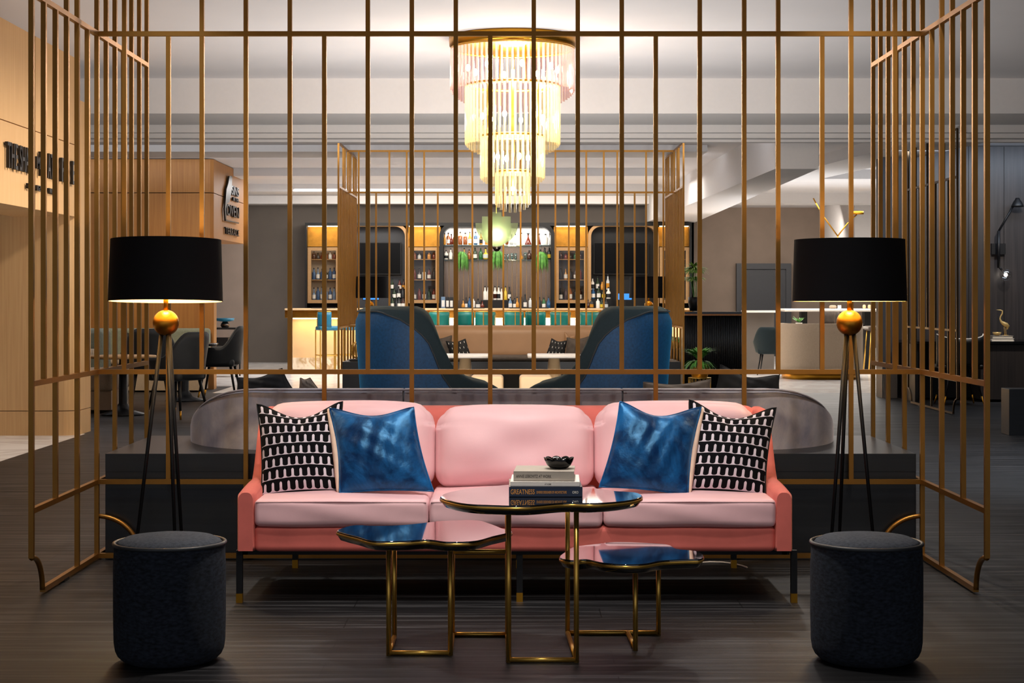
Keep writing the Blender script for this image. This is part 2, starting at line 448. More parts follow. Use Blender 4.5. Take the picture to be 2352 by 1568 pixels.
# ---------------------------------------------------------------- the room
CE = 3.25
structure('floor', MB().box(-3.72, 8.5, -3, 21.6, -.05, 0), 'plank')
structure('floor.001', MB().box(-9.5, -3.72, -3, 15.2, -.05, 0).box(-3.72, 9.5, 21.6, 41, -.05, 0).box(8.5, 9.5, -3, 21.6, -.05, 0), 'marble')
structure('floor.002', MB().box(-9.5, -3.72, 15.2, 23.2, -.05, 0), 'plank')
structure('floor.003', MB().box(-9.5, -3.72, 23.2, 41, -.05, 0), 'marble')
structure('ceiling', MB().box(-9.5, 9.5, -3, 16.4, CE, CE + .1), 'ceiling')
structure('ceiling.001', MB().box(-9.5, 9.5, 17.7, 41, 2.98, 3.08), 'ceiling')
structure('trim_1', MB().box(-9.5, 9.5, 16.4, 17.5, 2.92, CE + .1), 'ceil_trim')
structure('trim_2', MB().box(-9.5, 9.5, 17.5, 17.62, 2.845, CE + .1).box(-9.5, 9.5, 17.62, 17.8, 2.80, CE + .1).box(-9.5, 9.5, 17.8, 17.92, 2.775, CE + .1), 'ceil_trim')
for i, (za, zb, zz) in enumerate([(20.5, 21.4, 2.9), (24.2, 24.9, 2.87), (27.6, 28.4, 2.86)]):
    structure('trim_%d' % (3 + i), MB().box(-9.5, 2.3, za, zb, zz, 2.985), 'ceil_trim')
structure('trim_6', MB().box(-9.5, 3.2, 30.9, 31.4, 2.84, 2.985).box(-9.5, 3.2, 31.05, 31.4, 2.90, 2.985), 'ceil_trim')
structure('trim_7', MB().prism([(2.42, 31.4), (3.3, 31.4), (3.2, 18.2), (2.75, 18.2)], 'z', 2.53, 2.99), 'ceil_trim')
structure('trim_8', MB().box(3.25, 8.5, 24.5, 25.1, 2.85, 2.985).box(3.25, 8.5, 30, 30.6, 2.8, 2.985).prism([(4.3, 18.2), (5.1, 18.2), (4.3, 24.5), (3.6, 24.5)], 'z', 2.84, 2.99), 'ceil_trim')
structure('trim_9', MB().box(6.2, 7.3, 31.5, 35, 2.2, 2.99), 'ceil_trim')
structure('wall_back', MB().box(-9.5, 3.3, 31.6, 31.8, 0, 3.1), 'greywall')
structure('wall_back_right', MB().box(3.3, 9.5, 35, 35.2, 0, 3.1).box(3.2, 3.4, 31.6, 35.2, 0, 3.1), 'brownwall')
structure('wall_end', MB().box(-9.6, 9.6, 41, 41.2, 0, 3.1), 'greywall')
structure('wall_left', MB().box(-9.6, -9.5, -3, 41, 0, 3.4), 'greywall')
structure('wall_right', MB().box(9.5, 9.6, -3, 41, 0, 3.4), 'darkwood')
structure('baseboard_back', MB().box(3.45, 9.4, 34.94, 35, 0, .16), 'ceil_trim')
# dark panelled wall on the right, with board joints
mb = MB()
for i in range(12):
    x0 = 4.56 + i * .42
    mb.box(x0 + .003, x0 + .417, 20.6, 20.75, 0, 2.97)
mb.box(4.56, 9.5, 20.62, 20.75, 0, 2.97)
structure('wall_right_dark', mb, 'darkwood')
structure('trim_10', MB().box(4.37, 4.55, 20.55, 20.9, 0, 2.97), 'darkgrey')
structure('baseboard_right', MB().box(4.38, 4.54, 20.52, 20.55, 0, .3), 'greywall')
# pale oak fascia and the wall under it on the left
mb = MB()
for (a, b) in ((6.0, 9.6), (9.62, 13.72), (13.74, 15.1)):
    mb.box(-4.3, -3.76, a, b, 1.885, 2.497); mb.box(-4.3, -3.76, a, b, 2.505, CE)
structure('wall_left_fascia', mb, 'lightwood')
mb = MB()
def curvewall(mb, z0, z1):
    pts = [(-9.4, 15.0), (-3.9, 15.0)] + [(-3.9 + .15 * sin(a), 15.15 - .15 * cos(a)) for a in [R(15 * k) for k in range(1, 7)]] + [(-3.75, 15.5), (-9.4, 15.5)]
    mb.prism(pts, 'z', z0, z1)
curvewall(mb, 0, .208); curvewall(mb, .214, 1.885); curvewall(mb, 1.885, 2.9)
structure('wall_left_column', mb, 'lightwood')
# amber oak dining wall with a curved end, and the fascia that carries the terrace sign
mb = MB()
pts = [(-6.0, 22.5), (-3.9, 22.5), (-3.86, 22.54), (-3.86, 22.75), (-6.0, 22.75)]
mb.prism(pts, 'z', 0, 2.53); mb.prism(pts, 'z', 2.54, 2.97)
n = 14
cur = [(-6.0 - 1.6 * sin(R(6 * k)), 21.2 + 1.3 * cos(R(6 * k))) for k in range(n)]
pol = cur + [(x - .15, y + .2) for x, y in cur[::-1]]
mb.prism(pol, 'z', 0, 2.53, True); mb.prism(pol, 'z', 2.54, 2.97, True)
structure('wall_dining', mb, 'orangewood')
structure('wall_dining_fascia', MB().box(-4.5, -3.87, 22.76, 25.25, 1.955, 2.53).box(-4.5, -3.87, 22.76, 25.25, 2.54, 2.97), 'orangewood')
structure('trim_11', MB().box(-4.0, -3.84, 22.44, 22.6, 0, 1.95), 'orangewood')
structure('wall_terrace', MB().box(-8, -4.2, 27.5, 27.6, 0, 2.97), 'brownwall')
# door in the far right wall
d = MB().box(X(1703, 35), X(1803, 35), 34.9, 34.98, 0, E(618, 35)).build('door_1', M['darkgrey']); d['kind'] = 'structure'
MB().box(X(1690, 35), X(1703, 35), 34.86, 35, 0, E(605, 35)).box(X(1803, 35), X(1815, 35), 34.86, 35, 0, E(605, 35)).box(X(1703, 35), X(1803, 35), 34.86, 35, E(618, 35), E(605, 35)).build('door_frame', M['darkgrey'], d)
MB().box(X(1712, 35), X(1794, 35), 34.885, 34.9, .9, E(638, 35)).box(X(1712, 35), X(1794, 35), 34.885, 34.9, .12, .82).build('door_panel', M['darkgrey'], d)

# ---------------------------------------------------------------- brass cage screens
XL, XR = -1.89, 1.868
def make_screen(label, cat, Zm, main=True, sides=(True, True), m='brass', Xs=(XL, XR), W=.02, upper=2.87):
    root = thing('room_divider', label, cat, (0 if main else Xs[0], Zm, 0))
    def bar(x, y, z0, z1): MB().box(x - W / 2, x + W / 2, y - W / 2, y + W / 2, z0, z1).build('bar', m, root)
    def rail(a, b): MB().bar(a, b, W * 1.08, W * 1.08).build('rail', m, root)
    zt, zm, zl, zb = 2.394, .856, .356, .02
    ZR = 7.93
    if main:
        full = [286, 464, 565, 666, 845, 946, 1047, 1226, 1327, 1428, 1607, 1709, 1787, 1954.5, 2055]
        short = [387, 745, 1126, 1506, 1888]
        deep = {387: 1, 565: 2, 745: 1, 946: 2, 1126: 1, 1327: 2, 1506: 1, 1709: 2, 1954.5: 1}
        for x in full + short:
            k = deep.get(x, 0)
            bar(X(x, ZR), Zm, (zm, zl, zb)[k], zt if x in short else upper)
        for z in (zt, zm, zl, zb, upper): rail((Xs[0] + W / 2, Zm, z), (Xs[1] - W / 2, Zm, z))
        for s_, xx in ((1, Xs[0]), (-1, Xs[1])):
            MB().tube([(xx + s_ * (.19 * sin(a)), Zm, .03 + .17 * cos(a)) for a in [R(6 * q) for q in range(16)]], .011, 6).build('arch_brace', m, root)
    for sd in (0, 1):
        if not sides[sd]: continue
        x = Xs[sd]; y0 = Zm - 1.08
        above = {0, 3, 4, 6, 7, 8, 10, 11, 12}
        for k in range(13):
            y = y0 + .18 * k
            if k in (0, 12): lo = .17
            elif k % 4 == 0: lo = zb
            elif k == 6: lo = zb
            elif k % 2 == 0: lo = zl
            else: lo = zm
            bar(x, y, lo, upper if k in above else zt)
        for z in (zt, zm, zl, upper): rail((x, y0, z), (x, y0 + 2.16, z))
        rail((x, y0 + .16, zb), (x, y0 + 2.0, zb))
        for e, s_ in ((y0, 1), (y0 + 2.16, -1)):
            MB().tube([(x, e + s_ * (.16 * sin(a)), .02 + .15 * cos(a)) for a in [R(6 * q) for q in range(16)]], .011, 6).build('arch_brace', m, root)
        foot = MB()
        for yy in (y0 + .5, y0 + 1.6): foot.box(x - .012, x + .012, yy - .04, yy + .04, 0, .012)
        foot.build('foot', 'black_metal', root)
    return root
make_screen('tall brass cage screen directly behind the pink sofa', 'screen', 7.93)
make_screen('distant brass cage screen behind the beige banquette, before the bar', 'screen', 20.05)
make_screen('dark bronze screen panel standing before the writing desk wall', 'screen', 18.5, main=False, sides=(True, False), m='bronze', Xs=(4.455, 0))

# ---------------------------------------------------------------- plinths
def plinth(label, y0, y1):
    r = thing('plinth', label, 'plinth', (0, (y0 + y1) / 2, 0))
    MB().box(-1.86, 1.848, y0, y1, .40, .48).box(-1.86, 1.848, y0, y1, 0.0, .335).build('carcass', 'plinth', r)
    MB().box(-1.86, 1.848, y0 + .002, y1, .335, .40).build('reveal', 'plinth', r)
    return r
plinth('black wooden plinth behind the sofa carrying the grey banquette', 7.965, 9.0)
plinth('dark wooden plinth under the beige banquette in the far booth', 19.1, 20.0)

# ---------------------------------------------------------------- pink sofa
sofa = thing('sofa', 'three seat pink leather sofa with coral velvet frame', 'sofa', (.012, 7.2, 0))
xa, xb = -1.078, 1.1
MB().soft((.011, 7.2, .25), (2.04, .78, .1), .02).build('seat_base', 'coral', sofa)
MB().soft((.011, 7.5, .465), (2.1, .15, .52), .05, fn=lambda p, a, b, c: Vector((p.x, p.y + .06 * c, p.z))).build('back_frame', 'coral', sofa)
for sgn, x0 in ((1, xa), (-1, xb)):
    # arm: low in front, sweeping up to the back
    prof = []
    N_ = 24
    def top(t):
        y = 6.80 + .80 * t
        if t < .48: z = .435 + .02 * sin(pi * t / .48 * .5)
        else:
            k = (t - .48) / .52; k2 = min(1, k / .72); z = .455 + .265 * (k2 * k2 * (3 - 2 * k2))
        return y, z
    def armfn(u, v):
        # v runs around the section, u along depth
        y, zt = top(u); w = .075 * (1 - .25 * max(0, u - .5))
        zb = .205; a = v * 2 * pi
        # rounded rectangle section
        rz = .03 / (zt - zb)
        q = [(0, 0), (0, .3), (0, .6)] + [(.4 - .4 * cos(R(15 * k_)), 1 - rz + rz * sin(R(15 * k_))) for k_ in range(7)] + [(.6 + .4 * sin(R(15 * k_)), 1 - rz + rz * cos(R(15 * k_))) for k_ in range(7)] + [(1, .6), (1, .3), (1, 0), (.5, 0), (0, 0)]
        i = v * (len(q) - 1); k = min(int(i), len(q) - 2); f = i - k
        px = q[k][0] * (1 - f) + q[k + 1][0] * f; pz = q[k][1] * (1 - f) + q[k + 1][1] * f
        fr = max(0, 1 - u / .05)
        return (x0 + sgn * w * (px * (1 - .25 * fr) + .125 * fr), y + .0 * fr, zb + (zt - zb) * (pz if pz < .6 else .6 + (pz - .6) * (1 - .02 * fr)))
    mb = MB().grid(armfn, 40, 84, uv=False)
    # end caps
    for u in (0, 1):
        ring = [Vector(armfn(u, j / 84)) for j in range(84)]
        c_ = Vector(((ring[0].x + ring[42].x) / 2, ring[0].y, .33))
        mb.add(ring + [c_], [(j, (j + 1) % 84, 84) if u else ((j + 1) % 84, j, 84) for j in range(84)])
    mb.build('arm', 'coral', sofa)
def wr(p, a, b, c):
    s = .003 * sin(3.1 * a + 1.3 * c) * sin(2.2 * c + 2.3 * a)
    return Vector((p.x, p.y + s, p.z + s * .6))
seatx = [(585, 984), (986, 1384), (1386, 1782)]
for a, b in seatx:
    x0, x1 = X(a, 6.82), X(b, 6.82)
    MB().soft(((x0 + x1) / 2, 7.065, .352), (x1 - x0, .54, .108), .022, bz=.015, by=.008, fn=wr).build('seat_cushion', 'pink', sofa)
    MB().tube([(x0 + .008, 6.80, .395), ((x0 + x1) / 2, 6.793, .399), (x1 - .008, 6.80, .395)], .0035, 6).build('seam', 'pink', sofa)
for i, (a, b, t) in enumerate([(602, 1000, 919), (1000, 1364, 928), (1364, 1738, 919)]):
    x0, x1 = X(a, 7.27), X(b, 7.27); z1 = E(t, 7.27)
    rot = Matrix.Rotation(R(-10), 3, 'X')
    def fn(p, a_, b_, c_):
        k = .012 * sin(4 * a_ + i) * sin(5 * c_ + 2 * i) * (1 - a_ * a_)
        z = p.z - (.02 * abs(a_) ** 3 if c_ > .5 else 0)
        return Vector((p.x * (1 - .05 * max(0, c_) ** 3), p.y + k, z))
    cz = (z1 + .40) / 2
    MB().soft(((x0 + x1) / 2, 7.27, cz), (x1 - x0, .15, z1 - .40), .07, n=18, by=.045, fn=fn, rot=rot).build('back_cushion', 'pink', sofa)
MB().box(xa + .02, xb - .02, 6.84, 6.87, .185, .204).box(xa + .02, xb - .02, 7.68, 7.71, .185, .204).box(xa + .01, xa + .04, 6.84, 7.7, .185, .204).box(xb - .04, xb - .01, 6.84, 7.7, .185, .204).build('under_rail', 'black_metal', sofa)
for x, y in ((xa + .01, 6.83), (.03, 6.85), (xb + .005, 6.83), (xa + .12, 7.7), (.03, 7.7), (xb - .12, 7.7)):
    lg = MB().box(x - .012, x + .012, y - .012, y + .012, .035, .205).build('leg', 'black_metal', sofa)
    MB().box(x - .0125, x + .0125, y - .0125, y + .0125, 0, .036).build('brass_tip', 'brass_ball', lg)

# ---------------------------------------------------------------- scatter cushions
def pillow(name, label, cat, corners, depth, front, back, loc_y, lean=.12, dip=.12, thick=.09, group=None, sub=None, bulge=0.0, edge=None, tan=0):
    """corners: pixel TL, TR, BR, BL of the outline; loc_y: distance of the bottom edge; lean: how far the top lies further back"""
    pts = []
    zc = [loc_y + lean, loc_y + lean, loc_y, loc_y] if not isinstance(loc_y, (list, tuple)) else loc_y
    TL, TR, BR, BL = [P(c[0], c[1], z) for c, z in zip(corners, zc)]
    cen = (TL + TR + BR + BL) / 4
    nrm = (TR - BL).cross(TL - BR).normalized()
    if nrm.y > 0: nrm = -nrm
    r = thing(name, label, cat, (cen.x, cen.y, min(BR.z, BL.z)), 0, group)
    def sh(u, v, s):
        p = (BL * (1 - u) + BR * u) * (1 - v) + (TL * (1 - u) + TR * u) * v
        a = 2 * u - 1; b = 2 * v - 1
        # sides draw in between the corners; the top edge is dented
        cx = (cen - p)
        ex = abs(a) ** 6 * (1 - b * b); ey = abs(b) ** 6 * (1 - a * a)
        p = p + (BL - BR).normalized() * (a * .07 * (1 - b * b)) * (BR - BL).length * .5
        p = p + (BL - TL).normalized() * (b * .05 * (1 - a * a)) * (TL - BL).length * .5
        if b > 0: p = p + (BL - TL).normalized() * dip * (b ** 3) * (.5 + .5 * cos(pi * a)) ** .8 * (TL - BL).length * .5
        t = thick * (max(0, 1 - a ** 2) ** .55) * (max(0, 1 - b ** 2) ** .55)
        wv = .006 * sin(11 * a + 3 * b) * sin(8 * b - 4 * a) * (1 - a * a) * (1 - b * b)
        cr = .012 * math.exp(-((a * .9) ** 2) * 30) * max(0, b) * (1 - b ** 2) * (1 if dip > .05 else 0)
        return p + nrm * s * (t + wv - cr * 2)
    MB().grid(lambda u, v: sh(u, v, 1), 36, 36).build('front_cover', front, r)
    MB().grid(lambda u, v: sh(u, v, -1), 20, 20, flip=True).build('back_cover', back, r)
    if tan:
        MB().tube([sh(tan - 1 if tan == 1 else 1, i / 20, 0) + nrm * -.012 + (BL - BR).normalized() * (.008 if tan == 1 else -.008) for i in range(21)], [.004 + .013 * sin(pi * i / 20) ** .6 if 0 < i < 20 else .004 for i in range(21)], 8).build('tan_side', back, r)
    rim = [sh(i / 20, 0, 0) for i in range(20)] + [sh(1, i / 20, 0) for i in range(20)] + [sh(1 - i / 20, 1, 0) for i in range(20)] + [sh(0, 1 - i / 20, 0) for i in range(20)]
    MB().tube(rim, .0035, 6, closed=True).build('edge_seam', edge or back, r)
    return r
pillow('cushion', 'black cushion with white stem pattern at the left end of the sofa', 'cushion',
       [(590, 928), (787, 922), (788, 1128), (600, 1139)], 0, 'pattern', 'blackvelvet', 7.0, lean=.14, dip=.30, thick=.065)
pillow('cushion', 'shiny bright blue velvet cushion overlapping the left patterned cushion', 'cushion',
       [(757, 937), (950, 935), (996, 1128), (780, 1132)], 0, 'blue', 'tan_back', [7.08, 7.02, 6.93, 6.93], dip=.16, thick=.07, edge='blue', tan=1)
pillow('cushion', 'deep navy blue velvet cushion overlapping the right patterned cushion', 'cushion',
       [(1424, 922), (1611, 935), (1580, 1138), (1376, 1118)], 0, 'blue', 'tan_back', [7.02, 7.08, 6.93, 6.93], dip=.24, thick=.07, edge='blue', tan=2)
pillow('cushion', 'black cushion with white stem pattern at the right end of the sofa', 'cushion',
       [(1583, 918), (1783, 936), (1757, 1138), (1562, 1126)], 0, 'pattern', 'blackvelvet', 7.0, lean=.14, dip=.30, thick=.065)

# ---------------------------------------------------------------- coffee table: three lacquer tops on one welded brass frame
tab = thing('coffee_table', 'brass coffee table with three cloud shaped black glossy tops', 'table', (.03, 6.0, 0))
def smooth_closed(pts, n=6):
    out = []; m = len(pts)
    for i in range(m):
        p0, p1, p2, p3 = [Vector(pts[(i + k - 1) % m]) for k in range(4)]
        for j in range(n):
            t = j / n
            out.append(.5 * ((2 * p1) + (-p0 + p2) * t + (2 * p0 - 5 * p1 + 4 * p2 - p3) * t * t + (-p0 + 3 * p1 - 3 * p2 + p3) * t ** 3))
    return out
tops = {
    'tall': (.53, [(1010, 1141), (1026, 1131), (1072, 1122), (1131, 1116), (1180, 1112), (1250, 1114), (1320, 1118), (1381, 1122), (1413, 1127), (1464, 1131), (1475, 1141), (1436, 1150), (1366, 1155), (1300, 1154), (1209, 1161), (1131, 1160), (1072, 1157), (1033, 1150)]),
    'left': (.40, [(773, 1217), (810, 1206), (860, 1207), (910, 1206), (959, 1202), (1014, 1196), (1092, 1194), (1127, 1202), (1155, 1213), (1177, 1220), (1135, 1231), (1092, 1242), (1029, 1244), (982, 1239), (928, 1242), (857, 1242), (818, 1232), (787, 1224)]),
    'right': (.315, [(1284, 1279), (1300, 1265), (1319, 1255), (1366, 1249), (1413, 1244), (1483, 1246), (1534, 1250), (1556, 1260), (1600, 1265), (1617, 1275), (1610, 1283), (1581, 1284), (1522, 1287), (1483, 1294), (1436, 1296), (1385, 1292), (1345, 1284), (1310, 1286)]),
}
for k, (z, px) in tops.items():
    pts = []
    for x, y in px:
        Z = (H - z) * F / (y - HY); pts.append((X(x, Z), Z))
    o = smooth_closed(pts)
    c = sum(o, Vector((0, 0))) / len(o)
    def ring(s, zz): return [(c.x + (p.x - c.x) * s, c.y + (p.y - c.y) * s, zz) for p in o]
    n = len(o)
    rings = [ring(.90, z - .034), ring(.955, z - .030), ring(.985, z - .016)]
    mb = MB(); mb.add([v for r_ in rings for v in r_], [(i * n + j, i * n + (j + 1) % n, (i + 1) * n + (j + 1) % n, (i + 1) * n + j) for i in range(2) for j in range(n)] + [tuple(range(n))[::-1]], True)
    mb.build('tray_base', 'tabletop', tab)
    rings = [ring(.982, z - .0165), ring(1.0, z - .013), ring(1.0, z - .007), ring(.985, z - .004)]
    mb = MB(); mb.add([v for r_ in rings for v in r_], [(i * n + j, i * n + (j + 1) % n, (i + 1) * n + (j + 1) % n, (i + 1) * n + j) for i in range(3) for j in range(n)], True)
    mb.build('brass_rim', 'brass_bright', tab)
    rings = [ring(.99, z - .008), ring(.995, z - .003), ring(.985, z)]
    mb = MB(); mb.add([v for r_ in rings for v in r_], [(i * n + j, i * n + (j + 1) % n, (i + 1) * n + (j + 1) % n, (i + 1) * n + j) for i in range(2) for j in range(n)], True)
    mb.add(ring(.985, z), [tuple(range(n))]); mb.build('tabletop', 'tabletop', tab)
r = .0085
def rod(a, b, name='frame_bar'): MB().tube([a, b], r, 10).build(name, 'brass_bright', tab)
LG = dict(a=(-.412, 5.82), b=(-.206, 5.82), c=(-.412, 6.1), d=(-.21, 6.14), e=(-.011, 5.71), f=(.211, 5.71), g=(-.016, 6.14), h=(.197, 6.17), i=(.519, 6.17), j=(.418, 5.9))
for k, zt in dict(a=.37, b=.37, c=.37, d=.37, e=.498, f=.498, g=.498, h=.498, i=.283, j=.283).items():
    rod((*LG[k], .0), (*LG[k], zt), 'leg')
def low(k1, k2, z=.0085): rod((*LG[k1], z), (*LG[k2], z))
for a, b in (('a', 'b'), ('a', 'c'), ('b', 'd'), ('d', 'g'), ('e', 'f'), ('e', 'g'), ('f', 'h'), ('h', 'i')): low(a, b)
rod((.41, 6.17, .0085), (.418, 5.9, .0085)); low('d', 'g', .30)

# ---------------------------------------------------------------- books and bowl on the tall top
def book(label, x0, x1, yf, yb, z0, z1, cov, ang, words, tx, inkm, tsize, c=(0, 0), extra=None):
    r = thing('book', label, 'book', ((x0 + x1) / 2, (yf + yb) / 2, z0), ang)
    w = (x1 - x0) / 2; d = (yb - yf) / 2; h = z1 - z0; t = .003
    k = dict(world=False)
    MB().box(-w, w, -d, d, 0, t).box(-w, w, -d, d, h - t, h).box(-w, w, -d, -d + t, 0, h).build('cover', cov, r, bevel=.001, **k)
    MB().box(-w + .002, w - .006, -d + t, d - .006, t, h - t).build('page_block', 'paper', r, **k)
    for s, xx, zz, sz, sx_, ink in words:
        o = text(s, 'spine_text', ink, None, (0, 0, 0), sz, 1, ext=.0004); xs_ = [v.co.x for v in o.data.vertices]; o.scale = (sx_ / (max(xs_) - min(xs_)), 1, 1); o.parent = r; o.location = (-w + xx, -d - .0003, zz)
    return r
zt = .53; Zb = 5.81
bx = lambda p: X(p, Zb)
book('dark navy book with orange title at the bottom of the stack', bx(1169), bx(1338), 5.81, 6.07, zt, zt + .034, 'book_navy', R(0),
     [('GREATNESS', .005, .010, .023, .08, 'orange_ink'), ('DIVERSE DESIGNERS OF ARCHITECTURE', .092, .012, .012, .1, 'orange_ink'), ('ORO', .211, .012, .012, .02, 'paper')], 0, 0, 0)
book('thin white book in the middle of the stack', bx(1174), bx(1334), 5.82, 6.06, zt + .0345, zt + .05, 'book_white', R(-1.5),
     [('AT HOME', .115, .005, .007, .022, 'dark_ink')], 0, 0, 0)
book('taupe photography book on top of the stack', bx(1183), bx(1323), 5.835, 6.04, zt + .0505, zt + .083, 'book_taupe', R(-3),
     [('ANNIE LEIBOVITZ AT WORK', .009, .011, .0145, .118, 'dark_ink')], 0, 0, 0)
bowl = thing('bowl', 'small black petal rimmed bowl on top of the books', 'bowl', (X(1284, 5.93), 5.93, zt + .0835))
mb = MB(); prof = [(.012, 0), (.03, .003), (.04, .012), (.046, .026), (.048, .036)]
n = 48; vs = []; fs = []
full = prof + [(.044, .036), (.041, .026), (.034, .013), (.02, .007), (.0005, .006)]
for i, (r_, z) in enumerate(full):
    for k in range(n):
        a = 2 * pi * k / n; w = 1 + .09 * abs(sin(4.5 * a)) * (z / .036); dz = .006 * (abs(sin(4.5 * a)) - .5) * (z / .036)
        vs.append((r_ * w * cos(a), r_ * w * sin(a), max(0, z + dz)))
for i in range(len(full) - 1):
    for k in range(n): fs.append((i * n + k, i * n + (k + 1) % n, (i + 1) * n + (k + 1) % n, (i + 1) * n + k))
fs.append(tuple(range(n))[::-1])
mb.add(vs, fs, True).build('petal_bowl', 'blackgloss', bowl, world=False)

# ---------------------------------------------------------------- ottomans
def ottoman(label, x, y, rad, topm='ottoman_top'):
    r = thing('ottoman', label, 'ottoman', (x, y, 0))
    k = dict(world=False)
    MB().lathe([(rad - .06, 0), (rad - .045, .003), (rad - .028, .01), (rad - .014, .023), (rad - .006, .04), (rad - .002, .065), (rad, .15), (rad, .30), (rad - .003, .37), (rad - .006, .378)], n=64).build('body', 'ottoman', r, **k)
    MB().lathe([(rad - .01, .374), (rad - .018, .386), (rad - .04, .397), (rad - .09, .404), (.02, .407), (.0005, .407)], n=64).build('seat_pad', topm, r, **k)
    MB().tube([((rad - .003) * cos(2 * pi * q / 64), (rad - .003) * sin(2 * pi * q / 64), .379) for q in range(64)], .0065, 8, closed=True).build('piping', 'piping', r, **k)
    r.scale = (1, 1, 1.025)
    return r
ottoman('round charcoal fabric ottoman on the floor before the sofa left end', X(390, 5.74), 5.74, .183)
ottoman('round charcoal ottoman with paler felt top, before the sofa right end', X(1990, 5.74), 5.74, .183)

# ---------------------------------------------------------------- floor lamps
def floor_lamp(label, x, y, tilt=0, s=1.0, feet=None, lit=True, power=30):
    r = thing('floor_lamp', label, 'lamp', (x, y, 0)); k = dict(world=False)
    rb, rt, z0, z1 = .24, .232, 1.178, 1.44
    rot = Matrix.Rotation(tilt, 4, 'X')
    mb = MB(); mb.lathe([(rb, z0), (rt, z1)], n=64, cap=False)
    mi = MB(); mi.lathe([(rt - .003, z1), (rb - .003, z0)], n=64, cap=False)
    for q in (mb, mi):
        for i, v in enumerate(q.v):
            q.v[i] = rot @ (v - Vector((0, 0, 1.3))) + Vector((0, 0, 1.3))
    sh = mb.build('shade', 'shade', r, **k); mi.build('shade_lining', 'lining', sh, **k)
    MB().sphere((0, 0, 1.087), .055, 32).build('ball', 'brass_ball', r, **k)
    MB().tube([(0, 0, 1.13), (0, 0, 1.22)], .0105, 12).build('stem', 'brass_ball', r, **k)
    sp = MB()
    for q in range(3): sp.bar((0, 0, 1.40), ((rt - .004) * cos(q * 2.094), (rt - .004) * sin(q * 2.094), 1.40), .004)
    sp.tube([(0, 0, 1.2), (0, 0, 1.40)], .006, 8).build('spider', 'brass_ball', r, **k)
    for fx, fy in (feet or [(-.11, .05), (.04, .11), (.075, -.06)]):
        t = Vector((fx, fy, 0)).normalized() * .018
        MB().tube([(t.x, t.y, 1.045), (fx, fy, 0)], [.0095, .0065], 10).build('leg', 'black_metal', r, **k)
    MB().sphere((0, 0, 1.30), .03, 16).build('bulb', 'bulb', r, **k)
    if lit:
        l = bpy.data.lights.new('lamp_light', 'POINT'); l.energy = power; l.color = (1, .8, .52); l.shadow_soft_size = .05
        lo = bpy.data.objects.new('lamp_light', l); C.objects.link(lo); lo.location = (x, y, 1.34)
    return r
floor_lamp('black tripod floor lamp with brass ball at the sofa left end', X(381, 7.4), 7.4, tilt=R(-2.0), feet=[(-.135, -.04), (.06, -.08), (.062, .08)])
floor_lamp('black tripod floor lamp with brass ball at the sofa right end', X(1951, 7.4), 7.4, tilt=R(-.5), feet=[(-.1, -.06), (-.03, .1), (.11, -.04)], power=24)
floor_lamp('small distant tripod lamp with black shade, before the bar left television', X(849, 21.3), 21.3, lit=False)
floor_lamp('small distant tripod lamp with black shade, before the bar right television', X(1490, 21.3), 21.3, lit=False)

# ---------------------------------------------------------------- grey banquette on the near plinth
bq = thing('banquette', 'long grey velvet banquette with rounded ends seen from behind', 'sofa', (0, 8.4, .48))
def shell_path(t):
    # t 0..1 from left end to right end
    L1 = .72 * pi / 2; S = 2.2; tot = 2 * L1 + S
    d = t * tot
    if d < L1:
        a = d / L1 * pi / 2; return Vector((-1.1 - .52 * cos(a), 8.87 - .72 * sin(a))), None
    if d < L1 + S: return Vector((-1.1 + (d - L1), 8.15)), None
    a = (d - L1 - S) / L1 * pi / 2
    return Vector((1.1 + .52 * sin(a), 8.87 - .72 * cos(a))), None
def shell_h(t):
    u = (1.625 - abs(shell_path(t)[0].x)) / .42
    return .285 if u >= 1 else .285 * sqrt(max(0.0004, 1 - (1 - max(0, u)) ** 2))
def shell_pt(t, q):
    p, _ = shell_path(t); e = 1e-3
    d = (shell_path(min(1, t + e))[0] - shell_path(max(0, t - e))[0]).normalized(); nn = Vector((-d.y, d.x))
    h = shell_h(t); th = .13 * min(1, h / .12 + .1)
    # section: outer bottom -> outer top -> inner top -> inner bottom
    sec = [(0, 0), (-.012, .35), (-.012, .8), (.01, .94), (.18, 1.0), (.7, 1.0), (.95, .93), (1, .8), (1, 0)]
    i = q * (len(sec) - 1); k = min(int(i), len(sec) - 2); f = i - k
    a = sec[k][0] * (1 - f) + sec[k + 1][0] * f; b = sec[k][1] * (1 - f) + sec[k + 1][1] * f
    return (p.x + nn.x * th * a, p.y + nn.y * th * a, .48 + h * b)
for a, b in ((0, .385), (.387, .615), (.617, 1)):
    mb = MB().grid(lambda u, v: shell_pt(a + (b - a) * u, v), 40, 24, uv=False, flip=True)
    mb.build('backrest', 'greyvelvet', bq)
mb = MB(); pts = [Vector(shell_pt(t / 100, .48)) for t in range(2, 99)]
mb.tube([p + Vector((0, -.03, -.0)) for p in pts], .006, 6).build('piping', 'greyvelvet', bq)
MB().soft((0, 8.66, .56), (2.3, .62, .14), .05).build('seat', 'greyvelvet', bq)
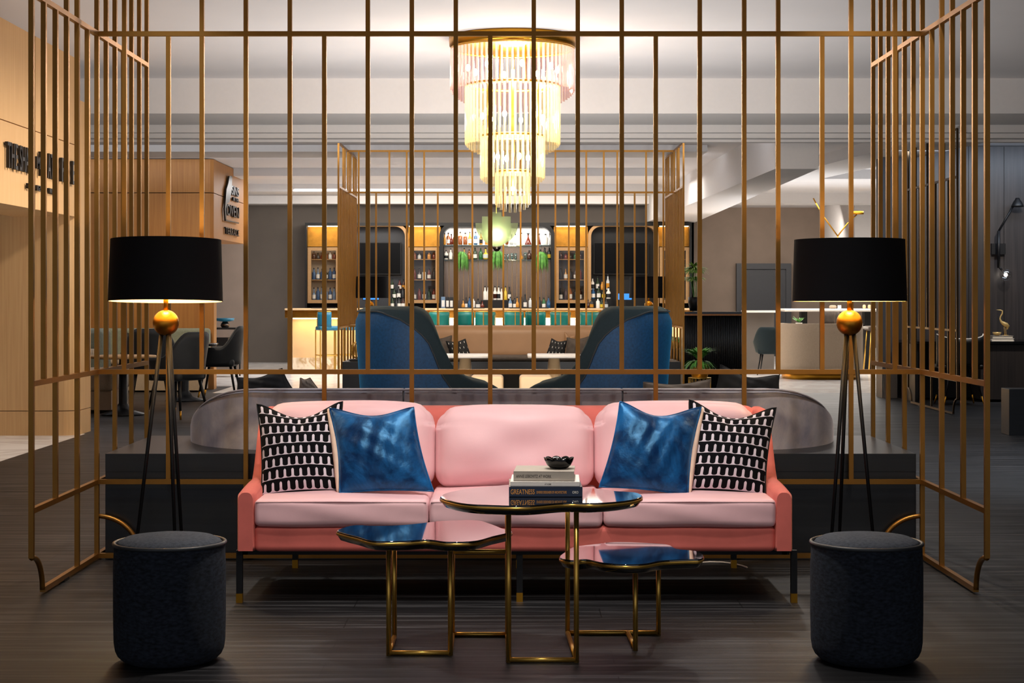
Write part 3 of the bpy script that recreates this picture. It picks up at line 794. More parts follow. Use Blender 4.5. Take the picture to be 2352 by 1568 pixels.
# cushions standing on it
for lab, c, fm, Zp in (
    ('black corduroy cushion peeking over the grey banquette, leftmost of all', [(545, 868), (648, 846), (690, 915), (535, 930)], 'blackvelvet', 8.62),
    ('mole brown velvet cushion left of the blue chairs, above the grey banquette', [(690, 868), (712, 868), (760, 925), (680, 925)], 'brownvelvet', 8.6),
    ('small brown cushion corner with pale piping before the left plinth', [(755, 893), (800, 892), (812, 925), (730, 925)], 'brownvelvet', 8.62),
    ('brown velvet cushion with two raised corners, above banquette near right chair', [(1478, 878), (1632, 872), (1640, 930), (1460, 930)], 'brownvelvet', 8.6),
    ('large black velvet cushion peeking over the banquette right end', [(1655, 838), (1790, 862), (1800, 935), (1628, 935)], 'blackvelvet', 8.64)):
    pillow('cushion', lab, 'cushion', c, 0, fm, fm, Zp, lean=-.1 if False else .02, dip=.3 if 'corners' in lab or 'black' in lab else .1, thick=.06)

# ---------------------------------------------------------------- chandelier
CZ = 13.8
ch = thing('chandelier', 'large tiered crystal tube chandelier glowing under the ceiling', 'chandelier', (X(1178, CZ), CZ, 1.86))
cx = X(1178, CZ)
MB().lathe([(.40, 3.165), (.49, 3.165), (.503, 3.18), (.507, 3.24), (.50, 3.249), (.0005, 3.249)], (cx, CZ, 0), 64).build('ceiling_plate', 'brass_ball', ch)
tiers = [(.484, 3.15, 2.828, .125, 74, 'tube_mauve'), (.369, 2.86, 2.405, .10, 56, 'tube_clear'), (.248, 2.46, 2.135, .075, 38, 'tube_clear'), (.13, 2.18, 1.93, .063, 20, 'tube_clear')]
rods = MB(); rods.tube([(cx, CZ, 3.2), (cx, CZ, 2.0)], .014, 10)
for q in range(6):
    a = q * pi / 3; rods.tube([(cx + .2 * cos(a), CZ + .2 * sin(a), 3.2), (cx + .2 * cos(a), CZ + .2 * sin(a), 2.46)], .005, 6)
rods.build('stem', 'brass_bright', ch)
front = []; rest = {}
for (rad, zt_, zb_, sl, cnt, tm) in tiers:
    MB().tube([(cx + rad * cos(2 * pi * q / 64), CZ + rad * sin(2 * pi * q / 64), zt_ + .008) for q in range(64)], .01, 6, closed=True).build('ring', 'brass_bright', ch)
    for q in range(cnt):
        a = 2 * pi * (q + .5) / cnt; sy = sin(a)
        back = max(0, sy) ** 1.2
        bz = zb_ - sl * back
        front.append((sy, (cx + rad * cos(a), CZ + rad * sy), zt_, bz, tm))
front.sort(key=lambda t: t[0])
lens = {}
for i, (sy, (x, y), z1, z0, tm) in enumerate(front):
    tgt = MB() if i < 100 else rest.setdefault(tm, MB())
    n = 6; vs = []
    for z in (z0, z1):
        for k in range(n):
            rr = .0125 if k % 2 else .0085; vs.append((x + rr * cos(pi * k / 3), y + rr * sin(pi * k / 3), z))
    tgt.add(vs, [(k, (k + 1) % n, n + (k + 1) % n, n + k) for k in range(n)] + [tuple(range(n))[::-1], tuple(range(n, 2 * n))])
    if i < 100: tgt.build('glass_tube', tm, ch)
for tm, mb in rest.items():
    o = mb.build('glass_tubes', tm, ch); o['kind'] = 'stuff'
blb = []
for rad, z, cnt in ((.36, 3.0, 8), (.25, 2.62, 6), (.13, 2.3, 4), (0, 2.05, 1)):
    for q in range(cnt):
        a = 2 * pi * (q + .25) / cnt; blb.append((cx + rad * cos(a), CZ + rad * sin(a), z))
for p in blb:
    MB().sphere(p, .018, 10, 1.6).build('bulb', 'bulb', ch)
for z, e, rr in ((3.0, 85, .12), (2.62, 42, .1), (2.3, 24, .06), (2.03, 7, .03)):
    l = bpy.data.lights.new('chandelier_light', 'POINT'); l.energy = e; l.color = (1, .84, .62); l.shadow_soft_size = rr
    lo = bpy.data.objects.new('chandelier_light', l); C.objects.link(lo); lo.location = (cx, CZ, z)

# ---------------------------------------------------------------- winged blue chairs
def wing_chair(label, x, y, face):
    """face: direction (radians) in which the sitter looks"""
    r = thing('armchair', label, 'armchair', (x, y, 0), face); k = dict(world=False)
    # shell in plan: back at -x, open to +x
    def path(t):
        a = pi * (2 * t - 1) * .5          # -90..90 deg measured at the back
        if t < .28: s = (.28 - t) / .28; return Vector((-.02 + .52 * s, -.40 - .03 * s))
        if t > .72: s = (t - .72) / .28; return Vector((-.02 + .52 * s, .40 + .03 * s))
        b = (t - .5) / .22 * pi / 2
        return Vector((-.02 - .40 * cos(b), .40 * sin(b)))
    def height(t):
        s = abs(t - .5) / .5
        pts = [(0, 1.12), (.2, 1.14), (.38, 1.14), (.44, 1.09), (.5, .98), (.55, .87), (.61, .76), (.68, .68), (.79, .63), (.92, .605), (.97, .58), (1, .5)]
        for (a, b), (c, d) in zip(pts, pts[1:]):
            if s <= c: f = (s - a) / (c - a); f = f * f * (3 - 2 * f) * .5 + f * .5; return b + (d - b) * f
        return .46
    def pt(t, q):
        p = path(t); e = .004
        d = (path(min(1, t + e)) - path(max(0, t - e))).normalized(); nn = Vector((-d.y, d.x))
        h = height(t); z = .16 + (h - .16) * q
        flare = 1 + .16 * q
        k = max(0, (q - .88) / .12); g = 1 - .10 * k * k
        return Vector(((p.x * (1 + .1 * q) - .03 * q) * g, p.y * (.80 + .22 * q) * g, z)), nn
    def band(u):
        s = abs(u - .5) / .5
        pts = [(0, .0), (.18, .02), (.3, .08), (.42, .2), (.52, .34), (.62, .36), (.72, .3), (.85, .26), (1, .3)]
        for (a, b), (c, d) in zip(pts, pts[1:]):
            if s <= c: return b + (d - b) * (s - a) / (c - a)
        return .3
    def outer(u, v):
        p, nn = pt(u, v); return p
    def inner(u, v):
        p, nn = pt(u, v); th = .085
        return Vector((p.x + nn.x * th * (1 if 1 else 0), p.y + nn.y * th, p.z))
    MB().grid(lambda u, v: outer(u, v * (1 - band(u))), 60, 14, uv=False).build('outer_shell', 'chairblue', r, **k)
    def lip(u, v):
        p = outer(u, 1 - band(u) * (1 - v)); q = Vector((p.x - .05, p.y, 0)); q.normalize()
        return p + q * .012 * (1 if v < .97 else .3)
    MB().grid(lip, 60, 10, uv=False).build('wing_lining', 'chairgreen', r, **k)
    # inner pad
    def innr(u, v):
        p = outer(u, v); c = Vector((.12, 0)); q = Vector((p.x, p.y))
        dvec = (c - q); L_ = dvec.length
        w = q + dvec / max(L_, .01) * .09
        return Vector((w.x if abs(u - .5) < .49 else w.x, w.y, p.z))
    MB().grid(innr, 60, 14, uv=False, flip=True).build('inner_pad', 'chairgreen', r, **k)
    rim = MB()
    def rimf(u, v):
        a = outer(u, 1); b = innr(u, 1); m_ = a * (1 - v) + b * v
        return m_ + Vector((0, 0, .018 * sin(pi * v)))
    rim.grid(rimf, 60, 6, uv=False)
    for u in (0, 1):
        rim.grid(lambda s, v: outer(u, v) * (1 - s) + innr(u, v) * s, 4, 14, uv=False)
    rim.build('wing_edge', 'chairgreen', r, **k)
    MB().tube([lip(i / 60, 0) for i in range(61)], .007, 6).build('piping', 'chairgrey', r, **k)
    MB().soft((.1, 0, .38), (.72, .58, .14), .05).build('seat', 'chairgreen', r, **k)
    MB().box(-.3, .35, -.28, .28, .14, .32).build('seat_base', 'chairblue', r, **k)
    for sx_, sy_ in ((-1, -1), (-1, 1), (1, -1), (1, 1)):
        MB().tube([(sx_ * .26, sy_ * .22, .15), (sx_ * .3, sy_ * .26, 0)], [.018, .011], 8).build('leg', 'black_metal', r, **k)
    return r
wing_chair('high winged blue velvet armchair left of the centre, back turned', X(962, 12.6), 12.6, R(22)).scale = (.96, .96, .975)
wing_chair('high winged blue velvet armchair right of the centre, back turned', X(1398, 12.6), 12.6, R(158)).scale = (.96, .96, .975)

# ---------------------------------------------------------------- far booth
fb = thing('banquette', 'beige leather banquette facing forward in the far booth', 'sofa', (0, 19.6, .48))
MB().soft((0, 19.83, .675), (2.9, .2, .38), .08, fn=lambda p, a, b, c: Vector((p.x, p.y + .05 * c, p.z))).build('backrest', 'beige', fb)
MB().box(-1.6, 1.6, 19.93, 20.0, .48, .86).build('top_rail', 'goldframe', fb)
MB().soft((0, 19.5, .51), (2.9, .6, .06), .028).build('seat', 'brownvelvet', fb)
for lab, c, fm, Zp in (
    ('brown cushion behind the dotted one, left side of the beige banquette', [(985, 775), (1038, 770), (1040, 845), (975, 845)], 'brownvelvet', 19.5),
    ('black cushion with white dashes, left on the beige banquette', [(1024, 783), (1069, 778), (1092, 842), (1040, 845)], 'dots', 19.3),
    ('black cushion with white dashes, right on the beige banquette', [(1267, 777), (1302, 782), (1295, 845), (1243, 842)], 'dots', 19.3),
    ('dark brown cushion behind the dotted one, right side of the beige banquette', [(1302, 775), (1355, 772), (1362, 845), (1292, 845)], 'brownvelvet', 19.5),
    ('light brown cushion corner, farthest right on the beige banquette', [(1297, 762), (1322, 770), (1330, 830), (1290, 830)], 'beige', 19.65)):
    pillow('cushion', lab, 'cushion', c, 0, fm, 'blackvelvet' if fm == 'dots' else fm, Zp, lean=.05, dip=.1, thick=.06, edge='blackvelvet' if fm == 'dots' else fm)
def cafe_table(label, x0, x1, y, pc):
    r = thing('side_table', label, 'table', (X((x0 + x1) / 2, y), y, 0)); w = (X(x1, y) - X(x0, y)) / 2; k = dict(world=False)
    zt = E(814, y)
    MB().soft((0, 0, zt - .012), (2 * w, .5, .03), .012).build('tabletop', 'white', r, **k)
    MB().lathe([(.12, 0), (.115, .02), (.08, .3), (.052, zt - .03)], n=24).build('pedestal', 'cream', r, **k)
cafe_table('small white side table with cream pedestal, left of the far booth', 1013, 1124, 16.4, 0)
cafe_table('small white side table with cream pedestal, right of the far booth', 1211, 1334, 16.4, 0)
for lab, a, b in (('cream upholstered cube stool left of the dark centre block', 1080, 1156), ('cream upholstered cube stool right of the dark centre block', 1193, 1269)):
    x0, x1 = X(a, 15.2), X(b, 15.2)
    q = thing('pouf', lab, 'stool', ((x0 + x1) / 2, 15.4, 0))
    MB().soft(((x0 + x1) / 2, 15.4, .27), (x1 - x0, .4, .46), .03).build('body', 'cream', q)
    MB().box(x0 + .03, x1 - .03, 15.23, 15.57, 0, .05).build('base', 'black', q)
one(MB().box(X(1157, 16), X(1192, 16), 15.9, 16.2, 0, .52), 'side_table', 'black', 'dark narrow block standing between the two cream stools', 'table', bevel=.005)

# ---------------------------------------------------------------- bar
BZ = 28.4; KZ = 31.2
bar = thing('bar_counter', 'long bar counter with gold ribbed edge and glowing front', 'bar', (X(1130, BZ), BZ, 0))
bxl, bxr = X(662, BZ), X(1572, BZ)
ct = E(712, BZ)
MB().box(bxl - .02, bxr + .1, BZ - .32, BZ + .35, ct - .0, ct + .03).build('worktop', 'cream', bar, bevel=.006)
mb = MB()
for i in range(6): mb.tube([(bxl - .02, BZ - .26, ct - .012 - i * .02), (bxr + .1, BZ - .26, ct - .012 - i * .02)], .0105, 8)
mb.box(bxl, bxr + .08, BZ - .25, BZ + .2, ct - .125, ct)
mb.build('ribbed_edge', 'goldpanel', bar)
MB().box(bxl + .06, bxr, BZ, BZ + .2, .20, ct - .12).build('front_panel', 'cream', bar)
MB().box(bxl + .05, bxr, BZ - .04, BZ + .2, 0, .20).build('marble_kick', 'marble_base', bar)
MB().box(bxl + .1, bxr - .05, BZ - .19, BZ - .16, ct - .14, ct - .125).build('light_strip', 'led', bar)
# raised back counter
bc = thing('back_counter', 'dark back counter under the bottle wall', 'counter', (0, KZ, 0))
MB().box(X(703, KZ), X(1587, KZ), KZ - .45, KZ + .3, 0, E(708, KZ) - .03).build('carcass', 'black', bc)
MB().box(X(703, KZ), X(1587, KZ), KZ - .47, KZ + .3, E(708, KZ) - .03, E(708, KZ)).build('worktop', 'blackgloss', bc)
one(MB().box(X(1105, KZ), X(1180, KZ), KZ - .2, KZ + .1, E(708, KZ), E(689, KZ)), 'bottle_step', 'black', 'low black step for bottles in the middle of the back counter', 'rack', bevel=.003)
# surround of the bottle wall
bb = thing('back_bar', 'black framed back bar wall with gold panels and arched niches', 'back bar', (0, KZ + .35, E(708, KZ)))
zt_, zb_ = E(512, KZ), E(708, KZ)
def rect(mb, a, b, y0, y1, p0, p1): return mb.box(X(a, KZ), X(b, KZ), y0, y1, E(p1, KZ), E(p0, KZ))
mb = MB(); rect(mb, 703, 1587, KZ + .3, KZ + .38, 512, 708); mb.build('back_panel', 'black', bb)
mb = MB(); rect(mb, 703, 1587, KZ - .15, KZ + .3, 512, 519); rect(mb, 703, 707, KZ - .15, KZ + .3, 519, 708); rect(mb, 1582, 1587, KZ - .15, KZ + .3, 519, 708)
mb.build('outer_frame', 'black', bb)
for a, b in ((707, 782), (938, 1012), (1272, 1350), (1512, 1582)):
    mb = MB(); rect(mb, a, b, KZ + .02, KZ + .06, 521, 566); mb.build('gold_panel', 'goldpanel', bb)
    mb = MB(); rect(mb, a + 2, b - 2, KZ - .10, KZ - .07, 519.2, 521); mb.build('light_strip', 'led', bb)
    l = bpy.data.lights.new('strip_light', 'AREA'); l.shape = 'RECTANGLE'; l.size = X(b, KZ) - X(a, KZ) - .05; l.size_y = .03; l.energy = 1.0; l.color = (1, .72, .4)
    lo = bpy.data.objects.new('strip_light', l); C.objects.link(lo); lo.location = (X((a + b) / 2, KZ), KZ - .06, E(522, KZ)); lo.rotation_euler = (R(-18), 0, 0)
def arch(mb, a, b, p0, p1, y0, y1, rad, w):
    """arch-topped band of width w px, outline a..b, top p0, bottom p1"""
    def outline(d):
        x0, x1, t, r_ = X(a + d, KZ), X(b - d, KZ), E(p0 + d, KZ), max(.01, (rad - d) / F * KZ)
        pts = [(x0, E(p1, KZ))]
        for k in range(9): q = pi - k * pi / 16; pts.append((x0 + r_ + r_ * cos(q), t - r_ + r_ * sin(q)))
        for k in range(9): q = pi / 2 - k * pi / 16; pts.append((x1 - r_ + r_ * cos(q), t - r_ + r_ * sin(q)))
        pts.append((x1, E(p1, KZ))); return pts
    o, i = outline(0), outline(w); n = len(o)
    vs = [(x, y0, z) for x, z in o] + [(x, y0, z) for x, z in i] + [(x, y1, z) for x, z in o] + [(x, y1, z) for x, z in i]
    fs = []
    for k in range(n - 1):
        fs += [(k, k + 1, n + k + 1, n + k), (2 * n + k, 3 * n + k, 3 * n + k + 1, 2 * n + k + 1), (k, 2 * n + k, 2 * n + k + 1, k + 1), (n + k, n + k + 1, 3 * n + k + 1, 3 * n + k)]
    mb.add(vs, fs)
    return i
for a, b, m1, pm in ((778, 938, 'goldframe', 'darkgrey'), (1350, 1512, 'goldframe', 'black')):
    mb = MB(); inn = arch(mb, a, b, 513.5, 708, KZ - .12, KZ + .2, 30, 7); mb.build('arch_trim', m1, bb)
    MB().prism(inn, 'y', KZ + .17, KZ + .2).build('niche_back', pm, bb)
mb = MB(); inn = arch(mb, 1010, 1274, 513, 708, KZ - .16, KZ + .25, 30, 9); mb.build('arch_trim', 'black', bb)
mb = MB(); 
MB().prism(inn, 'y', KZ + .22, KZ + .25).build('mirror_back', 'mirror', bb)
mb = MB(); rect(mb, 1022, 1262, KZ + .19, KZ + .22, 523, 562); mb.build('lit_panel', emis('niche_backlight', 'F2EEE8', .75), bb)
mb = MB()
for i in range(21):
    x = 1030 + i * 11.2; rect(mb, x, x + 1, KZ + .2, KZ + .215, 596, 690)
mb.build('mirror_strips', 'goldframe', bb)
for p in (562.5, 596):
    mb = MB(); rect(mb, 1020, 1264, KZ - .1, KZ + .2, p, p + 2.2); mb.build('glass_shelf', 'shelfglass', bb)
# display cabinets
def cabinet(label, a, b, bottles=True):
    r = thing('display_cabinet', label, 'cabinet', (X((a + b) / 2, KZ), KZ, E(696, KZ)))
    mb = MB(); t = 8
    rect(mb, a, a + t, KZ - .1, KZ - .04, 568, 696); rect(mb, b - t, b, KZ - .1, KZ - .04, 568, 696); rect(mb, a + t, b - t, KZ - .1, KZ - .04, 568, 575.5); rect(mb, a + t, b - t, KZ - .1, KZ - .04, 688.5, 696)
    dr = mb.build('door_frame', 'goldframe', r)
    mb = MB(); rect(mb, a + t, b - t, KZ - .075, KZ - .07, 575.5, 688.5); mb.build('pane', 'cabglass', dr)
    mb = MB(); rect(mb, a, b, KZ + .12, KZ + .16, 568, 696); rect(mb, a, a + 2, KZ - .04, KZ + .12, 568, 696); rect(mb, b - 2, b, KZ - .04, KZ + .12, 568, 696)
    mb.build('carcass', 'brownvelvet' if a > 800 else 'taupe_cloth', r)
    for p in (595, 642, 689):
        mb = MB(); rect(mb, a + 3, b - 3, KZ - .03, KZ + .12, p, p + 1.5); mb.build('shelf', 'goldframe', r)
cabinet('glazed bottle cabinet at the bar left end', 708, 781)
cabinet('glazed bottle cabinet left of the central bar niche', 939, 1009)
cabinet('glazed bottle cabinet right of the central bar niche', 1275, 1349)
cabinet('glazed bottle cabinet at the bar right end', 1514, 1582)
for lab, a, b in (('black flat television in the left arched niche', 822, 921), ('black flat television in the right arched niche', 1364, 1490)):
    t = thing('television', lab, 'television', (X((a + b) / 2, KZ), KZ + .1, E(632, KZ)))
    mb = MB(); rect(mb, a, b, KZ + .06, KZ + .11, 556, 630); mb.build('casing', 'black', t)
    mb = MB(); rect(mb, a + 2, b - 2, KZ + .055, KZ + .062, 558, 628); mb.build('screen', 'screen_off', t)
    mb = MB(); rect(mb, (a + b) / 2 - 15, (a + b) / 2 + 15, KZ + .11, KZ + .18, 580, 605); mb.build('wall_mount', 'black', t)
for lab, px, w in (('blue lit till screen behind the left distant lamp', 852, 36), ('blue lit till screen behind the right distant lamp', 1434, 34)):
    zz = KZ - .3; t = thing('monitor', lab, 'monitor', (X(px, zz), zz, E(708, KZ)))
    x0, x1 = X(px - w / 2, zz), X(px + w / 2, zz)
    MB().box(x0 - .01, x1 + .01, zz, zz + .03, E(690, zz), E(672, zz)).build('casing', 'black', t)
    MB().box(x0, x1, zz - .004, zz, E(688, zz), E(674, zz)).build('screen', 'screen_blue', t)
    MB().box((x0 + x1) / 2 - .03, (x0 + x1) / 2 + .03, zz + .005, zz + .03, E(708, KZ), E(690, zz)).box((x0 + x1) / 2 - .1, (x0 + x1) / 2 + .1, zz - .05, zz + .08, E(708, KZ), E(708, KZ) + .012).build('stand', 'black', t)

# bottles
GL = {}
def gmat(c, rough=.12):
    if c not in GL: GL[c] = mat('bottle_' + c, c, rough=rough, var=0, spec=.6)
    return GL[c]
proto = {}
def bottle_mesh(kind, h, w):
    mb = MB()
    if kind == 'slim': pr = [(w * .96, 0), (w, .01), (w, h * .58), (w * .45, h * .72), (w * .34, h * .95), (w * .34, h)]
    elif kind == 'round': pr = [(w * .7, 0), (w, h * .12), (w, h * .35), (w * .8, h * .5), (w * .3, h * .62), (w * .28, h * .9), (w * .28, h)]
    elif kind == 'square': pr = [(w * .98, 0), (w, .008), (w, h * .66), (w * .8, h * .72), (w * .34, h * .78), (w * .34, h)]
    elif kind == 'cone': pr = [(w, 0), (w * 1.02, .01), (w * .3, h * .62), (w * .2, h * .7), (w * .2, h * .9), (w * .34, h)]
    else: pr = [(w * .8, 0), (w, h), (w * .94, h), (w * .74, .01)]
    mb.lathe(pr, n=14); return mb
CN = {'8A4A1E': 'amber', '6A2410': 'dark amber', 'C98A30': 'golden', 'E8E4DC': 'white', 'C8CCCC': 'clear', '1F5A28': 'green', '16181C': 'black', '24507A': 'blue', '6E8AA8': 'pale blue', '5E2218': 'red', 'D8B83C': 'yellow', '3A1C14': 'brown', '22341E': 'dark green'}
cnt_lab = {}
def bottle(px, base, h_px, w_px, Zb, kind, col, lab, label_col=None, cap=None, where=''):
    x = X(px, Zb); z = base if base < 5 else E(base, Zb); h = h_px / F * Zb; w = w_px / F * Zb / 2
    name = 'drinking_glass' if kind == 'glass' else 'bottle'
    r = thing(name, lab, 'glass' if kind == 'glass' else 'bottle', (x, Zb, z), 0, where)
    bottle_mesh(kind, h, w).build('body' if kind != 'glass' else 'tumbler', M['shelfglass'] if kind == 'glass' else gmat(col), r, world=False)
    if kind == 'glass': return
    if label_col:
        MB().lathe([(w * 1.03, h * .12), (w * 1.03, h * .45)], n=14, cap=False).build('paper_label', gmat(label_col, .6), r, world=False)
    MB().lathe([(w * .38, h * .93), (w * .38, h * 1.04), (.0005, h * 1.04)], n=10).build('cap', gmat(cap or '16181C', .4), r, world=False)
def bottle_row(where, items, base, Zb, phr):
    """items: (px, h, w, kind, col, label)"""
    for i, it in enumerate(items):
        px, h, w, kind, col, lc = it
        nm = 'tumbler glass' if kind == 'glass' else CN.get(col, 'dark') + ' ' + {'slim': 'slim', 'round': 'round', 'square': 'square', 'cone': 'conical'}[kind] + (' labelled bottle' if lc else ' bottle')
        if kind == 'glass': nm = 'clear tumbler glass'
        bottle(px, base, h, w, Zb, kind, col, f'{nm}, {ORD[i]} from left {phr}', lc, where=where)
sB = KZ - .02
c7 = lambda v: 1000 + v / 6.03
bottle_row('bottles on the upper glass shelf', [(c7(130), 26, 6, 'slim', 'C98A30', None), (c7(180), 27, 9, 'square', '8A4A1E', 'E8E4DC'), (c7(222), 24, 9, 'round', '5E2218', None), (c7(262), 26, 7, 'slim', '8A4A1E', None), (c7(345), 29, 10, 'square', '8A4A1E', None), (c7(415), 27, 10, 'square', '8A4A1E', None), (c7(478), 29, 8, 'slim', 'C98A30', 'E8E4DC'), (c7(557), 29, 9, 'square', '24507A', 'E8E4DC'), (c7(632), 27, 8, 'slim', 'C98A30', '16181C'), (c7(710), 25, 8, 'square', 'C98A30', None), (c7(990), 24, 8, 'round', '8A4A1E', None), (c7(1055), 23, 10, 'round', 'C8CCCC', None), (c7(1110), 24, 7, 'slim', 'C8CCCC', None), (c7(1195), 27, 7, 'slim', 'C8CCCC', None), (c7(1285), 26, 16, 'cone', '6A2410', None)],
           E(562, sB), sB, 'on the upper bar shelf')
bottle_row('bottles at the right end of the upper glass shelf', [(c7(1440), 25, 8, 'cone', '6A2410', None), (c7(1525), 24, 12, 'square', 'E8E4DC', None), (c7(1592), 24, 6, 'slim', 'C8CCCC', None)], E(562, sB), sB, 'at the upper bar shelf right end')
bottle_row('bottles and glasses on the lower glass shelf', [(c7(150), 20, 9, 'square', 'E8E4DC', '16181C'), (c7(212), 24, 8, 'slim', 'E8E4DC', None), (c7(300), 20, 8, 'round', '8A4A1E', None), (c7(400), 25, 9, 'round', 'C98A30', 'E8E4DC'), (c7(468), 22, 8, 'slim', '8A4A1E', None), (c7(550), 26, 9, 'square', '22341E', 'E8E4DC'), (c7(628), 25, 9, 'square', '1F5A28', None), (c7(697), 26, 13, 'round', 'D8B83C', 'C8CCCC'), (c7(960), 12, 6, 'glass', '', None), (c7(1005), 12, 6, 'glass', '', None), (c7(1060), 14, 7, 'glass', '', None), (c7(1110), 14, 7, 'glass', '', None), (c7(1190), 15, 7, 'round', 'C98A30', None), (c7(1245), 16, 7, 'glass', '', None), (c7(1300), 20, 10, 'square', '3A1C14', None)],
           E(595.5, sB), sB, 'on the lower bar shelf')
bottle_row('dark bottles at the right end of the lower glass shelf', [(c7(1455), 22, 8, 'square', '3A1C14', None), (c7(1515), 26, 9, 'slim', '16181C', None), (c7(1577), 26, 9, 'square', '16181C', 'D8B83C')], E(595.5, sB), sB, 'at the lower bar shelf right end')
sC = KZ - .05
bottle_row('pale bottles on the raised step of the back counter', [(1114, 31, 8, 'slim', 'E8E4DC', None), (1121, 31, 7, 'slim', 'E8E4DC', None), (1137, 31, 8, 'slim', 'E8E4DC', '3A1C14'), (1145.5, 31, 8, 'slim', 'E8E4DC', '16181C'), (1152, 28, 6, 'slim', 'E8E4DC', None), (1161, 31, 7, 'slim', 'D8B83C', None), (1170, 29, 7, 'slim', '16181C', 'E8E4DC')], E(689, KZ) + .002, sC, 'on the black bottle step')
sD = KZ - .33; cB = E(708, KZ)
bottle_row('bottles left on the back counter', [(1047, 22, 8, 'square', '3A1C14', 'E8E4DC'), (1064, 20, 8, 'round', 'C98A30', None), (1071, 25, 6, 'slim', '16181C', 'E8E4DC'), (1078, 26, 7, 'slim', '24507A', None), (1087, 24, 8, 'square', 'E8E4DC', None), (1098, 22, 10, 'square', '16181C', 'E8E4DC'), (1108, 18, 9, 'round', '6A2410', None)], cB, sD, 'on the counter left of bottle step')
bottle_row('bottles right on the back counter', [(1172, 26, 8, 'slim', '6E8AA8', 'E8E4DC'), (1182, 24, 8, 'square', '16181C', 'E8E4DC'), (1188, 26, 9, 'round', 'C98A30', None), (1198, 26, 7, 'slim', '16181C', None), (1206, 32, 8, 'slim', '16181C', 'E8E4DC'), (1218, 26, 8, 'square', 'C8CCCC', None), (1239, 26, 8, 'slim', '16181C', None), (1249, 24, 8, 'square', '1F5A28', 'E8E4DC'), (1260, 26, 9, 'slim', '24507A', None)], cB, sD, 'on the counter right of bottle step')
c8 = lambda v: 690 + v / 6.03
bottle_row('wine bottles below the left television', [(c8(1275), 26, 8, 'slim', '22341E', 'E8E4DC'), (c8(1330), 22, 8, 'slim', '16181C', None), (c8(1365), 26, 9, 'slim', '16181C', 'E8E4DC'), (c8(1420), 26, 9, 'slim', '3A1C14', 'E8E4DC')], cB, sD, 'below the left television')
ss = thing('bottle_rack', 'stepped black bottle rack below the left television', 'rack', (X(912, sC), sC, cB))
MB().box(X(898, sC), X(930, sC), sC - .06, sC + .06, cB, cB + .17).box(X(898, sC), X(930, sC), sC + .06, sC + .15, cB, cB + .33).build('steps', 'black', ss)
bottle_row('wine bottles on the left stepped rack', [(c8(1300), 24, 8, 'slim', '22341E', 'E8E4DC'), (c8(1362), 28, 9, 'slim', '16181C', 'E8E4DC'), (c8(1420), 26, 9, 'slim', '16181C', None)], cB + .171, sC, 'on the left rack lower step')
bottle_row('wine bottles on the top of the left stepped rack', [(c8(1272), 26, 7, 'slim', '22341E', 'E8E4DC'), (c8(1375), 24, 8, 'slim', '5E2218', 'E8E4DC'), (c8(1430), 24, 8, 'slim', '3A1C14', 'C98A30')], cB + .331, sC + .1, 'on the left rack top step')
cR = lambda v: 1240 + v / 5.81
ss = thing('bottle_rack', 'stepped black bottle rack below the right television', 'rack', (X(1378, sC), sC, cB))
MB().box(X(1355, sC), X(1405, sC), sC - .06, sC + .06, cB, cB + .17).box(X(1355, sC), X(1405, sC), sC + .06, sC + .15, cB, cB + .33).build('steps', 'black', ss)
bottle_row('bottles below the right television', [(cR(645), 20, 6, 'slim', '3A1C14', None), (cR(690), 22, 9, 'square', '16181C', 'C98A30'), (cR(775), 24, 9, 'square', 'E8E4DC', None), (cR(825), 22, 8, 'slim', '22341E', 'D8B83C'), (cR(885), 22, 9, 'square', '16181C', 'C8CCCC')], cB, sD, 'below the right television')
bottle_row('bottles on the right stepped rack', [(cR(712), 26, 9, 'slim', '24507A', 'E8E4DC'), (cR(785), 28, 9, 'slim', '22341E', 'E8E4DC'), (cR(850), 24, 8, 'slim', '22341E', 'D8B83C'), (cR(915), 26, 10, 'slim', 'E8E4DC', '16181C')], cB + .171, sC, 'on the right rack lower step')
bottle_row('bottles on the top of the right stepped rack', [(cR(703), 28, 8, 'slim', 'E8E4DC', '16181C'), (cR(770), 30, 8, 'slim', '22341E', 'E8E4DC'), (cR(830), 20, 7, 'slim', 'C98A30', None), (cR(907), 34, 8, 'slim', 'C8CCCC', 'C98A30')], cB + .331, sC + .1, 'on the right rack top step')
sK = KZ + .03
for nm, x0, cols, n in (('left end cabinet', 717, (['3A1C14', '16181C', '6A2410', '8A4A1E', 'C8CCCC', '6A2410'], ['24507A', '6E8AA8', '24507A', '22341E', '24507A', '24507A'], ['6E8AA8', '24507A', '6E8AA8', '6E8AA8', '24507A', '6E8AA8']), 6),
                         ('cabinet left of niche', 948, (['8A4A1E', 'C8CCCC', '3A1C14', 'C98A30', '6A2410'], ['6A2410', '3A1C14', 'E8E4DC', '6A2410', '16181C'], ['3A1C14', '6A2410', '3A1C14', '22341E', '6A2410']), 5),
                         ('cabinet right of niche', 1284, (['3A1C14', '6A2410', '16181C', '1F5A28', '3A1C14'], ['16181C', 'C98A30', '16181C', '3A1C14', '6A2410'], ['16181C', '3A1C14', '8A4A1E', '16181C', '3A1C14']), 5)):
    for ri, (p, rn) in enumerate(((595, 'top'), (642, 'middle'), (689, 'bottom'))):
        items = []
        for i in range(n):
            kd = ['square', 'slim', 'round', 'square', 'slim', 'square'][(i + ri) % 6]
            items.append((x0 + 4 + i * 56 / n, (17, 27, 30)[ri] - (i * 7 + ri) % 4, 8.2, kd, cols[ri][i], 'E8E4DC' if (i + ri) % 2 == 0 and ri else None))
        bottle_row(f'bottles on the {rn} shelf of the {nm}', items, E(p, sK), sK, f'on {rn} shelf, {nm}')
